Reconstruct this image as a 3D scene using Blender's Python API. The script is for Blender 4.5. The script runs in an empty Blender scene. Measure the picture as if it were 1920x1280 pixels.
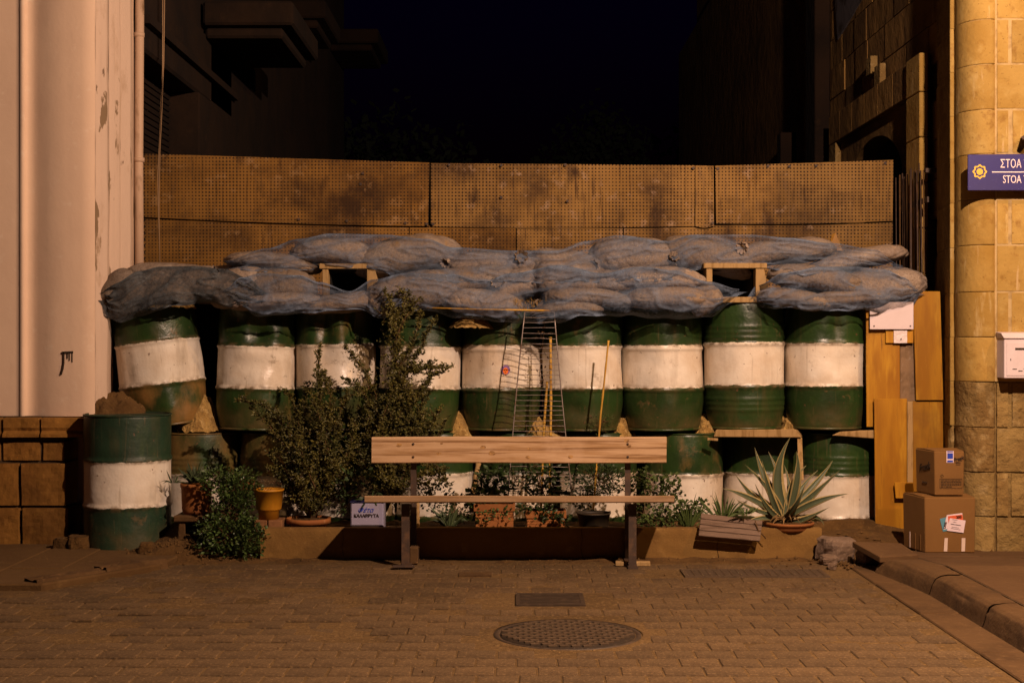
import bpy, math, random
from mathutils import Vector, Matrix, noise
from mathutils.bvhtree import BVHTree
R = math.radians
random.seed(7)
S = bpy.context.scene
COL = S.collection
F, H = 2667.0, 1.36          # focal length in picture units, eye height in metres


def P(px, py, Y):
    return Vector(((px - 960) * Y / F, Y, H + (640 - py) * Y / F))


# ------------------------------------------------------------------ camera, night sky, lamps
cd = bpy.data.cameras.new("camera")
cam = bpy.data.objects.new("camera", cd)
COL.objects.link(cam)
cam.location = (0, 0, H)
cam.rotation_euler = (R(90), 0, 0)
cd.lens, cd.sensor_width, cd.clip_end = 50.0, 36.0, 600
S.camera = cam
W = bpy.data.worlds.new("World")
S.world = W
W.use_nodes = True
nt = W.node_tree
bg = nt.nodes["Background"]
sk = nt.nodes.new("ShaderNodeTexSky")
sk.sky_type = 'NISHITA'
sk.sun_disc = False
sk.sun_elevation = R(-2.4)
sk.sun_rotation = R(200)
sk.dust_density = 0
sk.ozone_density = 10
sk.air_density = 1
nt.links.new(sk.outputs[0], bg.inputs[0])
bg.inputs[1].default_value = 0.05
# a trace of moonlight
sd = bpy.data.lights.new("moonlight", 'SUN')
sd.energy, sd.angle, sd.color = 0.004, R(0.5), (0.75, 0.85, 1)
so = bpy.data.objects.new("moonlight", sd)
COL.objects.link(so)
so.rotation_euler = (R(50), 0, R(20))
S.view_settings.view_transform = 'Standard'
S.view_settings.look = 'None'
S.view_settings.exposure = 0
S.view_settings.gamma = 1
S.view_settings.use_curve_mapping = False
S.cycles.use_denoising = True
S.cycles.max_bounces = 6
S.cycles.transparent_max_bounces = 12
S.cycles.sample_clamp_indirect = 3
LAMPS = [  # head position, post foot, watts, colour, label
    ((2.3, 4.4, 4.5), (4.75, 4.4), 1950, (1, .67, .49), "street lamp with a warm white head reaching out over the road"),
    ((4.9, 5.2, 5.4), (6.4, 5.2), 560, (1, .56, .24), "street lamp with an orange sodium head by the stone house"),
]


# ------------------------------------------------------------------ materials
def mat(name, col, rough=.8, layers=(), bump=(), spec=.3, metal=0, island=0, objrand=0, emit=None, alpha=None):
    """layers: (scale, colour, low, high, stretch(x,y,z), detail); bump: (scale, strength, distance, stretch)"""
    m = bpy.data.materials.new(name)
    m.use_nodes = True
    n, l = m.node_tree.nodes, m.node_tree.links
    b = n["Principled BSDF"]
    tc = n.new("ShaderNodeTexCoord")
    oi = n.new("ShaderNodeObjectInfo")
    off = n.new("ShaderNodeVectorMath")
    off.operation = 'MULTIPLY_ADD'
    off.inputs[1].default_value = (37, 17, 53) if objrand else (0, 0, 0)
    cmb = n.new("ShaderNodeCombineXYZ")
    for i in range(3):
        l.new(oi.outputs['Random'], cmb.inputs[i])
    l.new(cmb.outputs[0], off.inputs[0])
    l.new(tc.outputs['Object'], off.inputs[2])
    vec = off.outputs[0]

    def nz(scale, st, det=6, r=.6):
        mp = n.new("ShaderNodeMapping")
        mp.inputs['Scale'].default_value = st
        l.new(vec, mp.inputs[0])
        t = n.new("ShaderNodeTexNoise")
        t.inputs['Scale'].default_value = scale
        t.inputs['Detail'].default_value = det
        t.inputs['Roughness'].default_value = r
        l.new(mp.outputs[0], t.inputs['Vector'])
        return t.outputs['Fac']
    cur = n.new("ShaderNodeRGB")
    cur.outputs[0].default_value = (*col, 1)
    c = cur.outputs[0]
    for lay in layers:
        sc, c2, lo, hi = lay[:4]
        st = lay[4] if len(lay) > 4 else (1, 1, 1)
        det = lay[5] if len(lay) > 5 else 6
        f = nz(sc, st, det)
        mr = n.new("ShaderNodeMapRange")
        mr.inputs[1].default_value, mr.inputs[2].default_value = lo, hi
        l.new(f, mr.inputs[0])
        mx = n.new("ShaderNodeMix")
        mx.data_type = 'RGBA'
        l.new(mr.outputs[0], mx.inputs[0])
        l.new(c, mx.inputs[6])
        mx.inputs[7].default_value = (*c2, 1)
        c = mx.outputs[2]
    if island or objrand > 0:
        hs = n.new("ShaderNodeHueSaturation")
        g = n.new("ShaderNodeNewGeometry")
        ad = n.new("ShaderNodeMath")
        ad.operation = 'ADD'
        l.new(g.outputs['Random Per Island'], ad.inputs[0])
        l.new(oi.outputs['Random'], ad.inputs[1])
        fr = n.new("ShaderNodeMath")
        fr.operation = 'FRACT'
        l.new(ad.outputs[0], fr.inputs[0])
        amt = island or objrand
        mr = n.new("ShaderNodeMapRange")
        mr.inputs[3].default_value, mr.inputs[4].default_value = 1 - amt, 1 + amt
        l.new((fr if island else oi).outputs[0 if island else 'Random'], mr.inputs[0])
        l.new(mr.outputs[0], hs.inputs['Value'])
        l.new(c, hs.inputs['Color'])
        c = hs.outputs[0]
    l.new(c, b.inputs['Base Color'])
    b.inputs['Roughness'].default_value = rough
    b.inputs['Specular IOR Level'].default_value = spec
    b.inputs['Metallic'].default_value = metal
    prev = None
    for bp in bump:
        sc, stg, dist = bp[:3]
        st = bp[3] if len(bp) > 3 else (1, 1, 1)
        bn = n.new("ShaderNodeBump")
        bn.inputs['Strength'].default_value = stg
        bn.inputs['Distance'].default_value = dist
        l.new(nz(sc, st, 5), bn.inputs['Height'])
        if prev:
            l.new(prev, bn.inputs['Normal'])
        prev = bn.outputs[0]
    if prev:
        l.new(prev, b.inputs['Normal'])
    if emit:
        b.inputs['Emission Color'].default_value = (*emit[0], 1)
        b.inputs['Emission Strength'].default_value = emit[1]
    if alpha:
        lo, hi = alpha
        f = nz(60, (1, 1, 1), 3)
        mr = n.new("ShaderNodeMapRange")
        mr.inputs[1].default_value, mr.inputs[2].default_value = .3, .7
        mr.inputs[3].default_value, mr.inputs[4].default_value = lo, hi
        l.new(f, mr.inputs[0])
        at = n.new("ShaderNodeAttribute")
        at.attribute_name = 'dens'
        sm = n.new("ShaderNodeMath")
        sm.operation, sm.use_clamp = 'ADD', True
        l.new(mr.outputs[0], sm.inputs[0])
        l.new(at.outputs['Fac'], sm.inputs[1])
        l.new(sm.outputs[0], b.inputs['Alpha'])
    m['vec'] = 0
    return m


def drum_mat(name, rot=0, moss=0.0, dirt=.5, z1=.29, z2=.58, gl=.32, green=(.022, .050, .011), foot=0):
    m = bpy.data.materials.new(name)
    m.use_nodes = True
    n, l = m.node_tree.nodes, m.node_tree.links
    b = n["Principled BSDF"]
    tc = n.new("ShaderNodeTexCoord")
    oi = n.new("ShaderNodeObjectInfo")
    ad = n.new("ShaderNodeVectorMath")
    ad.operation = 'ADD'
    sc_ = n.new("ShaderNodeVectorMath")
    sc_.operation = 'SCALE'
    cmb = n.new("ShaderNodeCombineXYZ")
    for i in range(3):
        l.new(oi.outputs['Random'], cmb.inputs[i])
    l.new(cmb.outputs[0], sc_.inputs[0])
    sc_.inputs['Scale'].default_value = 91
    l.new(tc.outputs['Object'], ad.inputs[0])
    l.new(sc_.outputs[0], ad.inputs[1])

    def nz(scale, st=(1, 1, 1), det=6, r=.6):
        mp = n.new("ShaderNodeMapping")
        mp.inputs['Scale'].default_value = st
        l.new(ad.outputs[0], mp.inputs[0])
        t = n.new("ShaderNodeTexNoise")
        t.inputs['Scale'].default_value = scale
        t.inputs['Detail'].default_value = det
        t.inputs['Roughness'].default_value = r
        l.new(mp.outputs[0], t.inputs['Vector'])
        return t.outputs['Fac']

    def rng(v, a, b_, c=0, d=1):
        mr = n.new("ShaderNodeMapRange")
        for i, x in zip((1, 2, 3, 4), (a, b_, c, d)):
            mr.inputs[i].default_value = x
        l.new(v, mr.inputs[0])
        return mr.outputs[0]

    def mth(op, a, b_):
        q = n.new("ShaderNodeMath")
        q.operation = op
        for i, x in enumerate((a, b_)):
            if isinstance(x, (int, float)):
                q.inputs[i].default_value = x
            else:
                l.new(x, q.inputs[i])
        return q.outputs[0]

    def mix(f, a, b_):
        mx = n.new("ShaderNodeMix")
        mx.data_type = 'RGBA'
        l.new(f, mx.inputs[0])
        for i, x in ((6, a), (7, b_)):
            if isinstance(x, tuple):
                mx.inputs[i].default_value = (*x, 1)
            else:
                l.new(x, mx.inputs[i])
        return mx.outputs[2]
    sp = n.new("ShaderNodeSeparateXYZ")
    l.new(tc.outputs['Object'], sp.inputs[0])
    z = sp.outputs[2]
    zz = mth('ADD', mth('ADD', z, rng(oi.outputs['Random'], 0, 1, -.012, .012)), rng(nz(14, det=8, r=.75), 0, 1, -.022, .022))
    band = mth('MULTIPLY', rng(zz, z1 - .002, z1 + .002), rng(zz, z2 - .002, z2 + .002, 1, 0))
    gcol = mix(rng(nz(3.5), .4, .7), green, tuple(x * .5 + .003 for x in green))
    gcol = mix(rng(nz(9, (1, 1, .25)), .62, .8), gcol, (.035, .065, .018))
    wcol = mix(rng(nz(5), .35, .75), (.76, .70, .60), (.62, .52, .40))
    wcol = mix(rng(nz(2.2), .5, .7), wcol, (.58, .46, .33))
    c = mix(band, gcol, wcol)
    # vertical dirt drips, flakes and grime settled at the hoops and low down
    drip = mth('MULTIPLY', rng(nz(11, (1, 1, .12)), .6 - .12 * dirt, .8), rng(nz(4), .35, .65))
    c = mix(mth('MULTIPLY', drip, .75 * dirt), c, (.13, .08, .03))
    c = mix(mth('MULTIPLY', rng(nz(40, (1, 1, .05), 2), .66, .72), .35 * dirt), c, (.16, .11, .05))
    hoop = mth('MAXIMUM', rng(mth('ABSOLUTE', mth('SUBTRACT', z, z1), 0), 0, .03, 1, 0), rng(mth('ABSOLUTE', mth('SUBTRACT', z, z2), 0), 0, .02, 1, 0))
    c = mix(mth('MULTIPLY', hoop, rng(nz(16), .42, .62, 0, .9)), c, (.13, .085, .04))
    fl = rng(nz(24, det=4), .675, .70)
    c = mix(mth('MULTIPLY', fl, .8), c, (.12, .06, .03))
    c = mix(mth('MULTIPLY', rng(nz(6, (1, 1, 1), 9, .75), .60, .66), .55 * dirt), c, (.16, .10, .045))
    low = mth('MULTIPLY', rng(z, .0, .2, 1, 0), rng(nz(7), .35, .65))
    c = mix(mth('MULTIPLY', low, min(1, dirt)), c, (.13, .09, .035))
    if moss > 0:
        c = mix(mth('MULTIPLY', rng(nz(4.5, (1, 1, .6), 8), .62 - .3 * moss, .75 - .2 * moss), mth('SUBTRACT', 1, mth('MULTIPLY', band, .75))), c, (.16, .10, .03))
    if foot:
        c = mix(mth('MULTIPLY', rng(z, z1 + .01, z1 - .03), rng(nz(3.2, (1, 1, .7), 8), .40, .56)), c, (.22, .12, .035))
    l.new(c, b.inputs['Base Color'])
    rr = rng(nz(8), .3, .8, gl, gl + .25)
    l.new(rr, b.inputs['Roughness'])
    b.inputs['Specular IOR Level'].default_value = .5
    bn = n.new("ShaderNodeBump")
    bn.inputs['Strength'].default_value = .8
    bn.inputs['Distance'].default_value = .008
    l.new(nz(9, det=3), bn.inputs['Height'])
    b.inputs['Specular IOR Level'].default_value = .4
    b2 = n.new("ShaderNodeBump")
    b2.inputs['Strength'].default_value = .3
    b2.inputs['Distance'].default_value = .002
    l.new(nz(90, det=4), b2.inputs['Height'])
    l.new(bn.outputs[0], b2.inputs['Normal'])
    l.new(b2.outputs[0], b.inputs['Normal'])
    return m


def perforated(name="perforated_board", k=(1, 1, 1)):
    def q(*c):
        return tuple(a * b for a, b in zip(c, k))
    m = mat(name, q(.25, .125, .026), .9,
            [(1.3, q(.18, .085, .014), .42, .66), (44, q(.08, .036, .008), .56, .72, (1, 1, .06), 5), (1.15, q(.045, .020, .006), .47, .64, (1, 1, 1.5), 9),
             (5, q(.045, .02, .006), .56, .70, (1, 1, .5), 9), (9, q(.32, .19, .08), .58, .75), (26, q(.14, .075, .025), .55, .8, (1, 1, .2))],
            [(12, .4, .01), (120, .3, .002)])
    n, l = m.node_tree.nodes, m.node_tree.links
    b = n["Principled BSDF"]
    tc = n.new("ShaderNodeTexCoord")
    sc = n.new("ShaderNodeVectorMath")
    sc.operation = 'MULTIPLY'
    sc.inputs[1].default_value = (1 / .0262, 0, 1 / .0262)
    l.new(tc.outputs['Object'], sc.inputs[0])
    fr = n.new("ShaderNodeVectorMath")
    fr.operation = 'FRACTION'
    l.new(sc.outputs[0], fr.inputs[0])
    sb = n.new("ShaderNodeVectorMath")
    sb.operation = 'SUBTRACT'
    sb.inputs[1].default_value = (.5, 0, .5)
    l.new(fr.outputs[0], sb.inputs[0])
    ln = n.new("ShaderNodeVectorMath")
    ln.operation = 'LENGTH'
    l.new(sb.outputs[0], ln.inputs[0])
    nz = n.new("ShaderNodeTexNoise")
    nz.inputs['Scale'].default_value = 3
    l.new(tc.outputs['Object'], nz.inputs['Vector'])
    rad = n.new("ShaderNodeMapRange")
    rad.inputs[1].default_value, rad.inputs[2].default_value = .3, .7
    rad.inputs[3].default_value, rad.inputs[4].default_value = .17, .28
    l.new(nz.outputs['Fac'], rad.inputs[0])
    lt = n.new("ShaderNodeMath")
    lt.operation = 'LESS_THAN'
    l.new(ln.outputs['Value'], lt.inputs[0])
    l.new(rad.outputs[0], lt.inputs[1])
    old = b.inputs['Base Color'].links[0].from_socket
    mx = n.new("ShaderNodeMix")
    mx.data_type = 'RGBA'
    l.new(lt.outputs[0], mx.inputs[0])
    l.new(old, mx.inputs[6])
    mx.inputs[7].default_value = (.022, .012, .006, 1)
    l.new(mx.outputs[2], b.inputs['Base Color'])
    return m


M = {}
M['plaster'] = mat("cream_plaster", (0.7302, 0.5376, 0.388), .75, [(1.2, (0.6608, 0.4759, 0.344), .4, .7), (6, (0.5391, 0.3701, 0.247), .62, .85, (1, 1, .3)), (14, (0.7452, 0.5816, 0.4411), .6, .75)],
                   [(3, .25, .02), (40, .25, .003)])
M['peel'] = mat("peeling_plaster", (0.5719, 0.4343, 0.3341), .85, [(3.2, (0.2087, 0.1421, 0.08148), .555, .57, (1.6, 1.6, .40), 10), (9, (0.4328, 0.3079, 0.2118), .58, .7, (1, 1, .3)),
                                                          (16, (.17, .11, .07), .66, .69, (1, 1, .25), 8)], [(6, .5, .02, (1, 1, .4)), (60, .4, .004)])
M['pipe'] = mat("painted_pipe", (.50, .35, .24), .6, [(12, (.20, .12, .06), .55, .72, (1, 1, .35))], [(20, .3, .004)])
M['plinth'] = mat("brown_plinth_stone", (0.238, 0.1112, 0.0196), .9, [(2.2, (0.154, 0.06677, 0.0112), .42, .65), (9, (0.294, 0.1447, 0.028), .6, .8), (1.1, (0.098, 0.04452, 0.0084), .6, .75)],
                  [(5, .5, .03), (35, .6, .006)], objrand=.18)
M['sand'] = mat("yellow_sandstone", (0.3625, 0.2344, 0.063), .9, [(11, (0.2332, 0.126, 0.03), .56, .68), (7, (0.4876, 0.3465, 0.17), .635, .66, (2.4, 2.4, .22), 7), (45, (0.1484, 0.084, 0.02), .64, .70), (1.6, (0.282, 0.1646, 0.0315), .42, .66), (7, (0.4028, 0.2793, 0.09), .55, .75), (20, (0.2417, 0.1397, 0.0315), .62, .75), (3.0, (0.433, 0.3092, 0.126), .62, .68, (2.2, 2.2, .5), 9)],
                [(4, .4, .03), (30, .6, .006)], objrand=.12)
M['sandrough'] = mat("weathered_sandstone", (.25, .165, .055), .95, [(3, (.17, .10, .03), .42, .62), (11, (.33, .235, .10), .55, .72), (25, (.10, .06, .02), .64, .74)],
                     [(5, .9, .05), (28, .9, .015)], objrand=.12)
M['sanddark'] = mat("grimy_sandstone", (0.2587, 0.1471, 0.04129), .95, [(1.5, (0.1466, 0.07997, 0.02429), .42, .62), (6, (0.345, 0.2079, 0.06679), .6, .8, (1, 1, .3)), (3, (0.069, 0.03518, 0.01214), .6, .75, (1, 1, .2))],
                    [(5, .6, .03), (30, .6, .008)], objrand=.25)
M['pale'] = mat("pale_plaster_patch", (0.132, 0.12, 0.132), .9, [(4, (0.054, 0.042, 0.036), .5, .62)], [(10, .4, .01)])
M['dimwall'] = mat("dimmed_render", (0.01771, 0.00788, 0.002851), .95, [(2, (0.007997, 0.003502, 0.001426), .4, .65), (7, (0.02428, 0.01138, 0.00396), .6, .75)], [(6, .6, .03), (30, .5, .006)])  # dimness beyond the fence put into a very dark wall colour
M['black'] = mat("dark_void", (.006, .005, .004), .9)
M['mortar'] = mat("mortar", (.46, .33, .15), .95, [(12, (.30, .20, .08), .45, .65)], [(40, .6, .006)])
M['mortard'] = mat("dark_mortar", (.06, .038, .018), .95, [], [(40, .6, .006)])
M['board'] = perforated()
M['board2'] = perforated("paler_perforated_board", (1.15, 1.3, 1.9))
M['boardedge'] = mat("board_edge", (.16, .09, .04), .9, [(20, (.08, .04, .02), .4, .6)])
M['burlap'] = mat("sandbag_cloth", (0.2666, 0.2099, 0.1655), .95, [(130, (0.1196, 0.0882, 0.0624), .53, .66), (2.2, (0.2087, 0.1482, 0.09838), .42, .66), (9, (0.3246, 0.2717, 0.2236), .52, .74), (60, (0.1546, 0.1152, 0.08944), .52, .72), (3.5, (0.2782, 0.1646, 0.05366), .64, .74)],
                  [(11, .4, .02), (55, .9, .006), (150, 1, .004)], spec=.1, objrand=.22)
M['net'] = mat("blue_shade_net", (0.147, 0.194, 0.279), .75, [(6, (0.1078, 0.1406, 0.198), .4, .7), (25, (0.2744, 0.3007, 0.342), .62, .8)], [(18, .5, .01)], spec=.2, alpha=(.0, .30))
M['netdark'] = mat("dark_shade_net", (.050, .058, .066), .7, [(6, (.09, .095, .10), .5, .7)], [(14, .8, .015)], spec=.3, alpha=(.2, .75))
M['straw'] = mat("sand_fill", (0.432, 0.27, 0.081), .95, [(9, (0.2592, 0.1512, 0.0432), .42, .62), (28, (0.5616, 0.3888, 0.1512), .55, .72), (60, (0.1512, 0.081, 0.027), .6, .7)], [(14, 1, .03), (60, 1, .012)])
M['soil'] = mat("dry_soil", (0.1038, 0.05281, 0.01307), .97, [(4, (0.06445, 0.03121, 0.007188), .42, .65), (18, (0.1504, 0.08103, 0.02222), .55, .75), (60, (0.1934, 0.108, 0.03267), .66, .75)], [(9, .8, .03), (50, .9, .008)])
M['dust'] = mat("dusty_concrete", (0.1074, 0.05729, 0.01691), .95, [(1.6, (0.07812, 0.03928, 0.01076), .42, .65), (14, (0.1302, 0.07366, 0.02398), .55, .75)], [(6, .4, .02), (70, .7, .005)])
M['sett'] = mat("paving_sett", (0.1113, 0.06548, 0.0257), .85, [(4, (0.07983, 0.04401, 0.01642), .42, .64), (.9, (0.075, 0.04187, 0.01357), .48, .64), (55, (0.1875, 0.1159, 0.04855), .54, .63), (110, (0.04355, 0.02469, 0.008568), .55, .63), (17, (0.1512, 0.09125, 0.03713), .58, .68)],
                [(9, .6, .012), (45, .9, .006), (130, 1, .004)], island=.15, spec=.35)
M['joint'] = mat("joint_sand", (0.1244, 0.07068, 0.02285), .95, [(1.1, (0.08294, 0.0456, 0.01285), .45, .62), (35, (0.1944, 0.1163, 0.04141), .54, .66), (100, (0.04536, 0.02394, 0.00714), .56, .64)], [(30, .9, .01), (110, 1, .004)])
M['ironlow'] = mat("dirt_filled_iron", (.022, .013, .006), .8, [(40, (.04, .025, .012), .5, .65)])
M['iron'] = mat("cast_iron", (0.039, 0.0232, 0.012), .6, [(20, (0.072, 0.0435, 0.0225), .5, .7)], [(60, .5, .003)], spec=.5)
M['iron2'] = mat('worn_grate_iron', (.085, .052, .026), .6, [(20, (.05, .03, .014), .5, .7)], [(60, .5, .003)], spec=.5)
M['kerb'] = mat("kerb_concrete", (0.09081, 0.04716, 0.0155), .92, [(3, (0.05859, 0.02887, 0.008304), .45, .65), (22, (0.1231, 0.06738, 0.02353), .55, .75)], [(7, .5, .02), (60, .7, .005)])
M['slab'] = mat("pavement_slab", (0.09907, 0.0519, 0.01897), .9, [(2, (0.07497, 0.03739, 0.01265), .42, .66), (28, (0.1232, 0.06817, 0.02656), .55, .75)], [(6, .3, .012), (70, .6, .004)], objrand=.1)
M['planter'] = mat("rendered_planter", (0.2089, 0.114, 0.02867), .92, [(2, (0.1466, 0.07557, 0.0185), .42, .65), (9, (0.2665, 0.1542, 0.04393), .58, .76), (18, (0.3732, 0.2622, 0.111), .68, .73, (1, 1, 2), 8)], [(5, .4, .02), (60, .6, .005)])
M['benchwood'] = mat("weathered_bench_wood", (0.4756, 0.3111, 0.1732), .75, [(6, (0.3615, 0.2149, 0.09962), .45, .62, (.5, 4, 6), 8), (3, (0.1903, 0.09605, 0.03464), .55, .63, (.30, 6, 16), 10), (2, (0.2854, 0.1556, 0.06061), .56, .64, (.5, 3, 5), 4), (1.5, (0.5518, 0.3843, 0.2424), .5, .7)],
                     [(5, .5, .004, (.5, 5, 9)), (60, .4, .002, (.1, 1, 1))])
M['benchseat'] = mat('darker_seat_wood', (.30, .185, .095), .75, [(6, (.22, .13, .06), .45, .62, (.5, 4, 6), 8), (1.5, (.38, .25, .15), .5, .7)], [(5, .5, .004, (.5, 5, 9))])  # bench wood in a darker tone for the seat
M['knot'] = mat("wood_knot", (.42, .24, .09), .8, [(30, (.17, .09, .035), .45, .6)])
M['greywood'] = mat("grey_board", (0.1584, 0.1044, 0.072), .85, [(8, (0.0936, 0.0576, 0.036), .48, .6, (.5, 4, 9), 8)], [(5, .5, .004, (.5, 5, 9))], objrand=.1)
M['rusty'] = mat("rusty_steel", (.045, .025, .015), .65, [(18, (.10, .05, .022), .5, .7)], [(40, .5, .003)], spec=.5)
M['ply'] = mat("varnished_plywood", (0.3809, 0.1781, 0.009), .45, [(2.5, (0.184, 0.0782, 0.006), .55, .72, (2, 1, .5), 8), (14, (0.1472, 0.0644, 0.008), .60, .72, (4, 1, .3), 8), (3, (0.2815, 0.1174, 0.0054), .45, .62, (2.6, 1, .35), 8), (7, (0.4471, 0.2348, 0.0162), .56, .72, (2, 1, .3), 6), (1.2, (0.1987, 0.08501, 0.0144), .6, .75)],
               [(6, .25, .004, (3, 1, .2))], spec=.35, objrand=.1)
M['batten'] = mat("raw_batten", (0.3375, 0.2175, 0.09), .85, [(12, (0.225, 0.135, 0.045), .5, .62, (3, 3, .4), 8)], [(20, .4, .003, (3, 3, .3))])
M['greyply'] = mat("mouldy_board", (0.21, 0.133, 0.0735), .9, [(6, (0.112, 0.07, 0.035), .45, .6), (30, (0.252, 0.182, 0.119), .55, .7)], [(30, .4, .003)])
M['white'] = mat("white_metal", (0.6324, 0.5394, 0.558), .5, [(3, (0.5394, 0.4464, 0.4464), .45, .7)], [(6, .2, .004)])
M['paper'] = mat("label_paper", (.72, .58, .62), .6, [(40, (.66, .52, .55), .5, .7)])
M['foil'] = mat("foil_sheet", (.68, .60, .60), .35, [], [(25, .8, .01)], spec=.6)
M['card'] = mat("cardboard", (0.1972, 0.09625, 0.02467), .8, [(2, (0.1643, 0.07875, 0.01897), .42, .66), (30, (0.2234, 0.1138, 0.03225), .6, .8)], [(3, .2, .01), (90, .2, .001, (1, 1, .2))])
M['tape'] = mat("parcel_tape", (.62, .48, .40), .5)
M['ink'] = mat("black_print", (.03, .018, .01), .8)
M['bluep'] = mat("blue_print", (.02, .05, .40), .6)
M['redp'] = mat("red_print", (.62, .10, .03), .6)
M['tealp'] = mat("teal_print", (.10, .26, .34), .6)
M['signb'] = mat("blue_enamel", (0.02387, 0.01984, 0.1469), .4, [(2, (0.03038, 0.0248, 0.1197), .4, .7)], spec=.5)
M['gold'] = mat("gold_print", (.62, .42, .06), .5)
M['letter'] = mat("white_lettering", (.80, .68, .68), .5)
M['terra'] = mat("terracotta", (0.2981, 0.1118, 0.02898), .8, [(5, (0.2153, 0.07452, 0.0207), .42, .65), (16, (0.3643, 0.1822, 0.0828), .62, .76)], [(20, .4, .004)])
M['yellow'] = mat("yellow_plastic_pot", (0.4464, 0.2016, 0.01296), .5, [(5, (0.3456, 0.1368, 0.00864), .45, .68), (25, (0.216, 0.0936, 0.0144), .66, .76)], [(14, .2, .003)])
M['blackpot'] = mat("black_plastic_pot", (.035, .026, .016), .6, [(8, (.07, .045, .02), .5, .7)])
M['tin'] = mat("feta_tin", (0.306, 0.2851, 0.3917), .4, [(4, (0.257, 0.2257, 0.306), .5, .7)], [(5, .5, .01)], spec=.5)
M['leafs'] = mat("small_olive_leaves", (0.0902, 0.078, 0.014), .55, [(5, (0.0495, 0.05, 0.01), .45, .6)], spec=.4, island=.45)
M['leafivy'] = mat("glossy_trailing_leaves", (.045, .078, .016), .45, [(5, (.05, .07, .015), .5, .7)], spec=.5, island=.45)
M['leafdark'] = mat("broad_dark_leaves", (.026, .045, .010), .5, [], spec=.45, island=.4)
M['leafaloe'] = mat("aloe_leaves", (.055, .075, .030), .55, [(6, (.09, .085, .03), .55, .7)], spec=.4, island=.3)
M['leafgeo'] = mat("geranium_leaves", (.055, .080, .018), .6, [], spec=.3, island=.35)
M['twig'] = mat("brown_twigs", (.11, .06, .022), .85, [(20, (.06, .03, .012), .45, .6)], [(30, .4, .004)])
M['agave'] = mat("agave_green", (0.07038, 0.08913, 0.04641), .5, [(6, (0.05202, 0.06765, 0.03276), .4, .65, (1, 1, .4))], spec=.4)
M['agavem'] = mat("agave_cream_margin", (0.3142, 0.2421, 0.09758), .55, [(12, (0.258, 0.179, 0.05855), .5, .7)])
M['deadleaf'] = mat('withered_leaf', (.20, .12, .045), .85, [(8, (.11, .06, .02), .45, .6)], [(30, .5, .004)])
M['cane'] = mat("bamboo_cane", (0.48, 0.273, 0.04), .55, [(14, (0.32, 0.156, 0.024), .5, .68, (1, 1, .4))])
M['wire'] = mat("galvanised_wire", (.26, .22, .20), .45, [(20, (.16, .10, .07), .5, .65)], metal=.6, spec=.5)
M['cable'] = mat("hanging_cable", (.30, .19, .10), .7)
M['stone'] = mat("broken_stone", (0.182, 0.1235, 0.0845), .92, [(6, (0.1235, 0.078, 0.04875), .42, .65), (30, (0.234, 0.169, 0.1235), .55, .75)], [(9, .7, .02), (60, .6, .005)])
M['brickm'] = mat("terracotta_brick", (0.224, 0.105, 0.042), .9, [(12, (0.14, 0.063, 0.0245), .4, .65)], [(30, .6, .005)])
M['lampm'] = mat("lamp_glass", (.8, .6, .4), .3, emit=((1, .62, .35), 6))
M['post'] = mat("painted_post", (.03, .035, .03), .5)
M['tree'] = mat("night_foliage", (0.012, 0.018, 0.0072), .8, island=.3)
DM = [drum_mat("drum_paint_clean", dirt=.7, gl=.27), drum_mat("drum_paint_worn", dirt=1.0, gl=.27, moss=.12),
      drum_mat("drum_paint_rusty", dirt=1.2, moss=.8, gl=.4), drum_mat("drum_paint_faded", dirt=.8, gl=.42, green=(.018, .044, .022)),
      drum_mat("drum_paint_rusty_foot", dirt=1.1, gl=.26, moss=.2, foot=1)]


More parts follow.
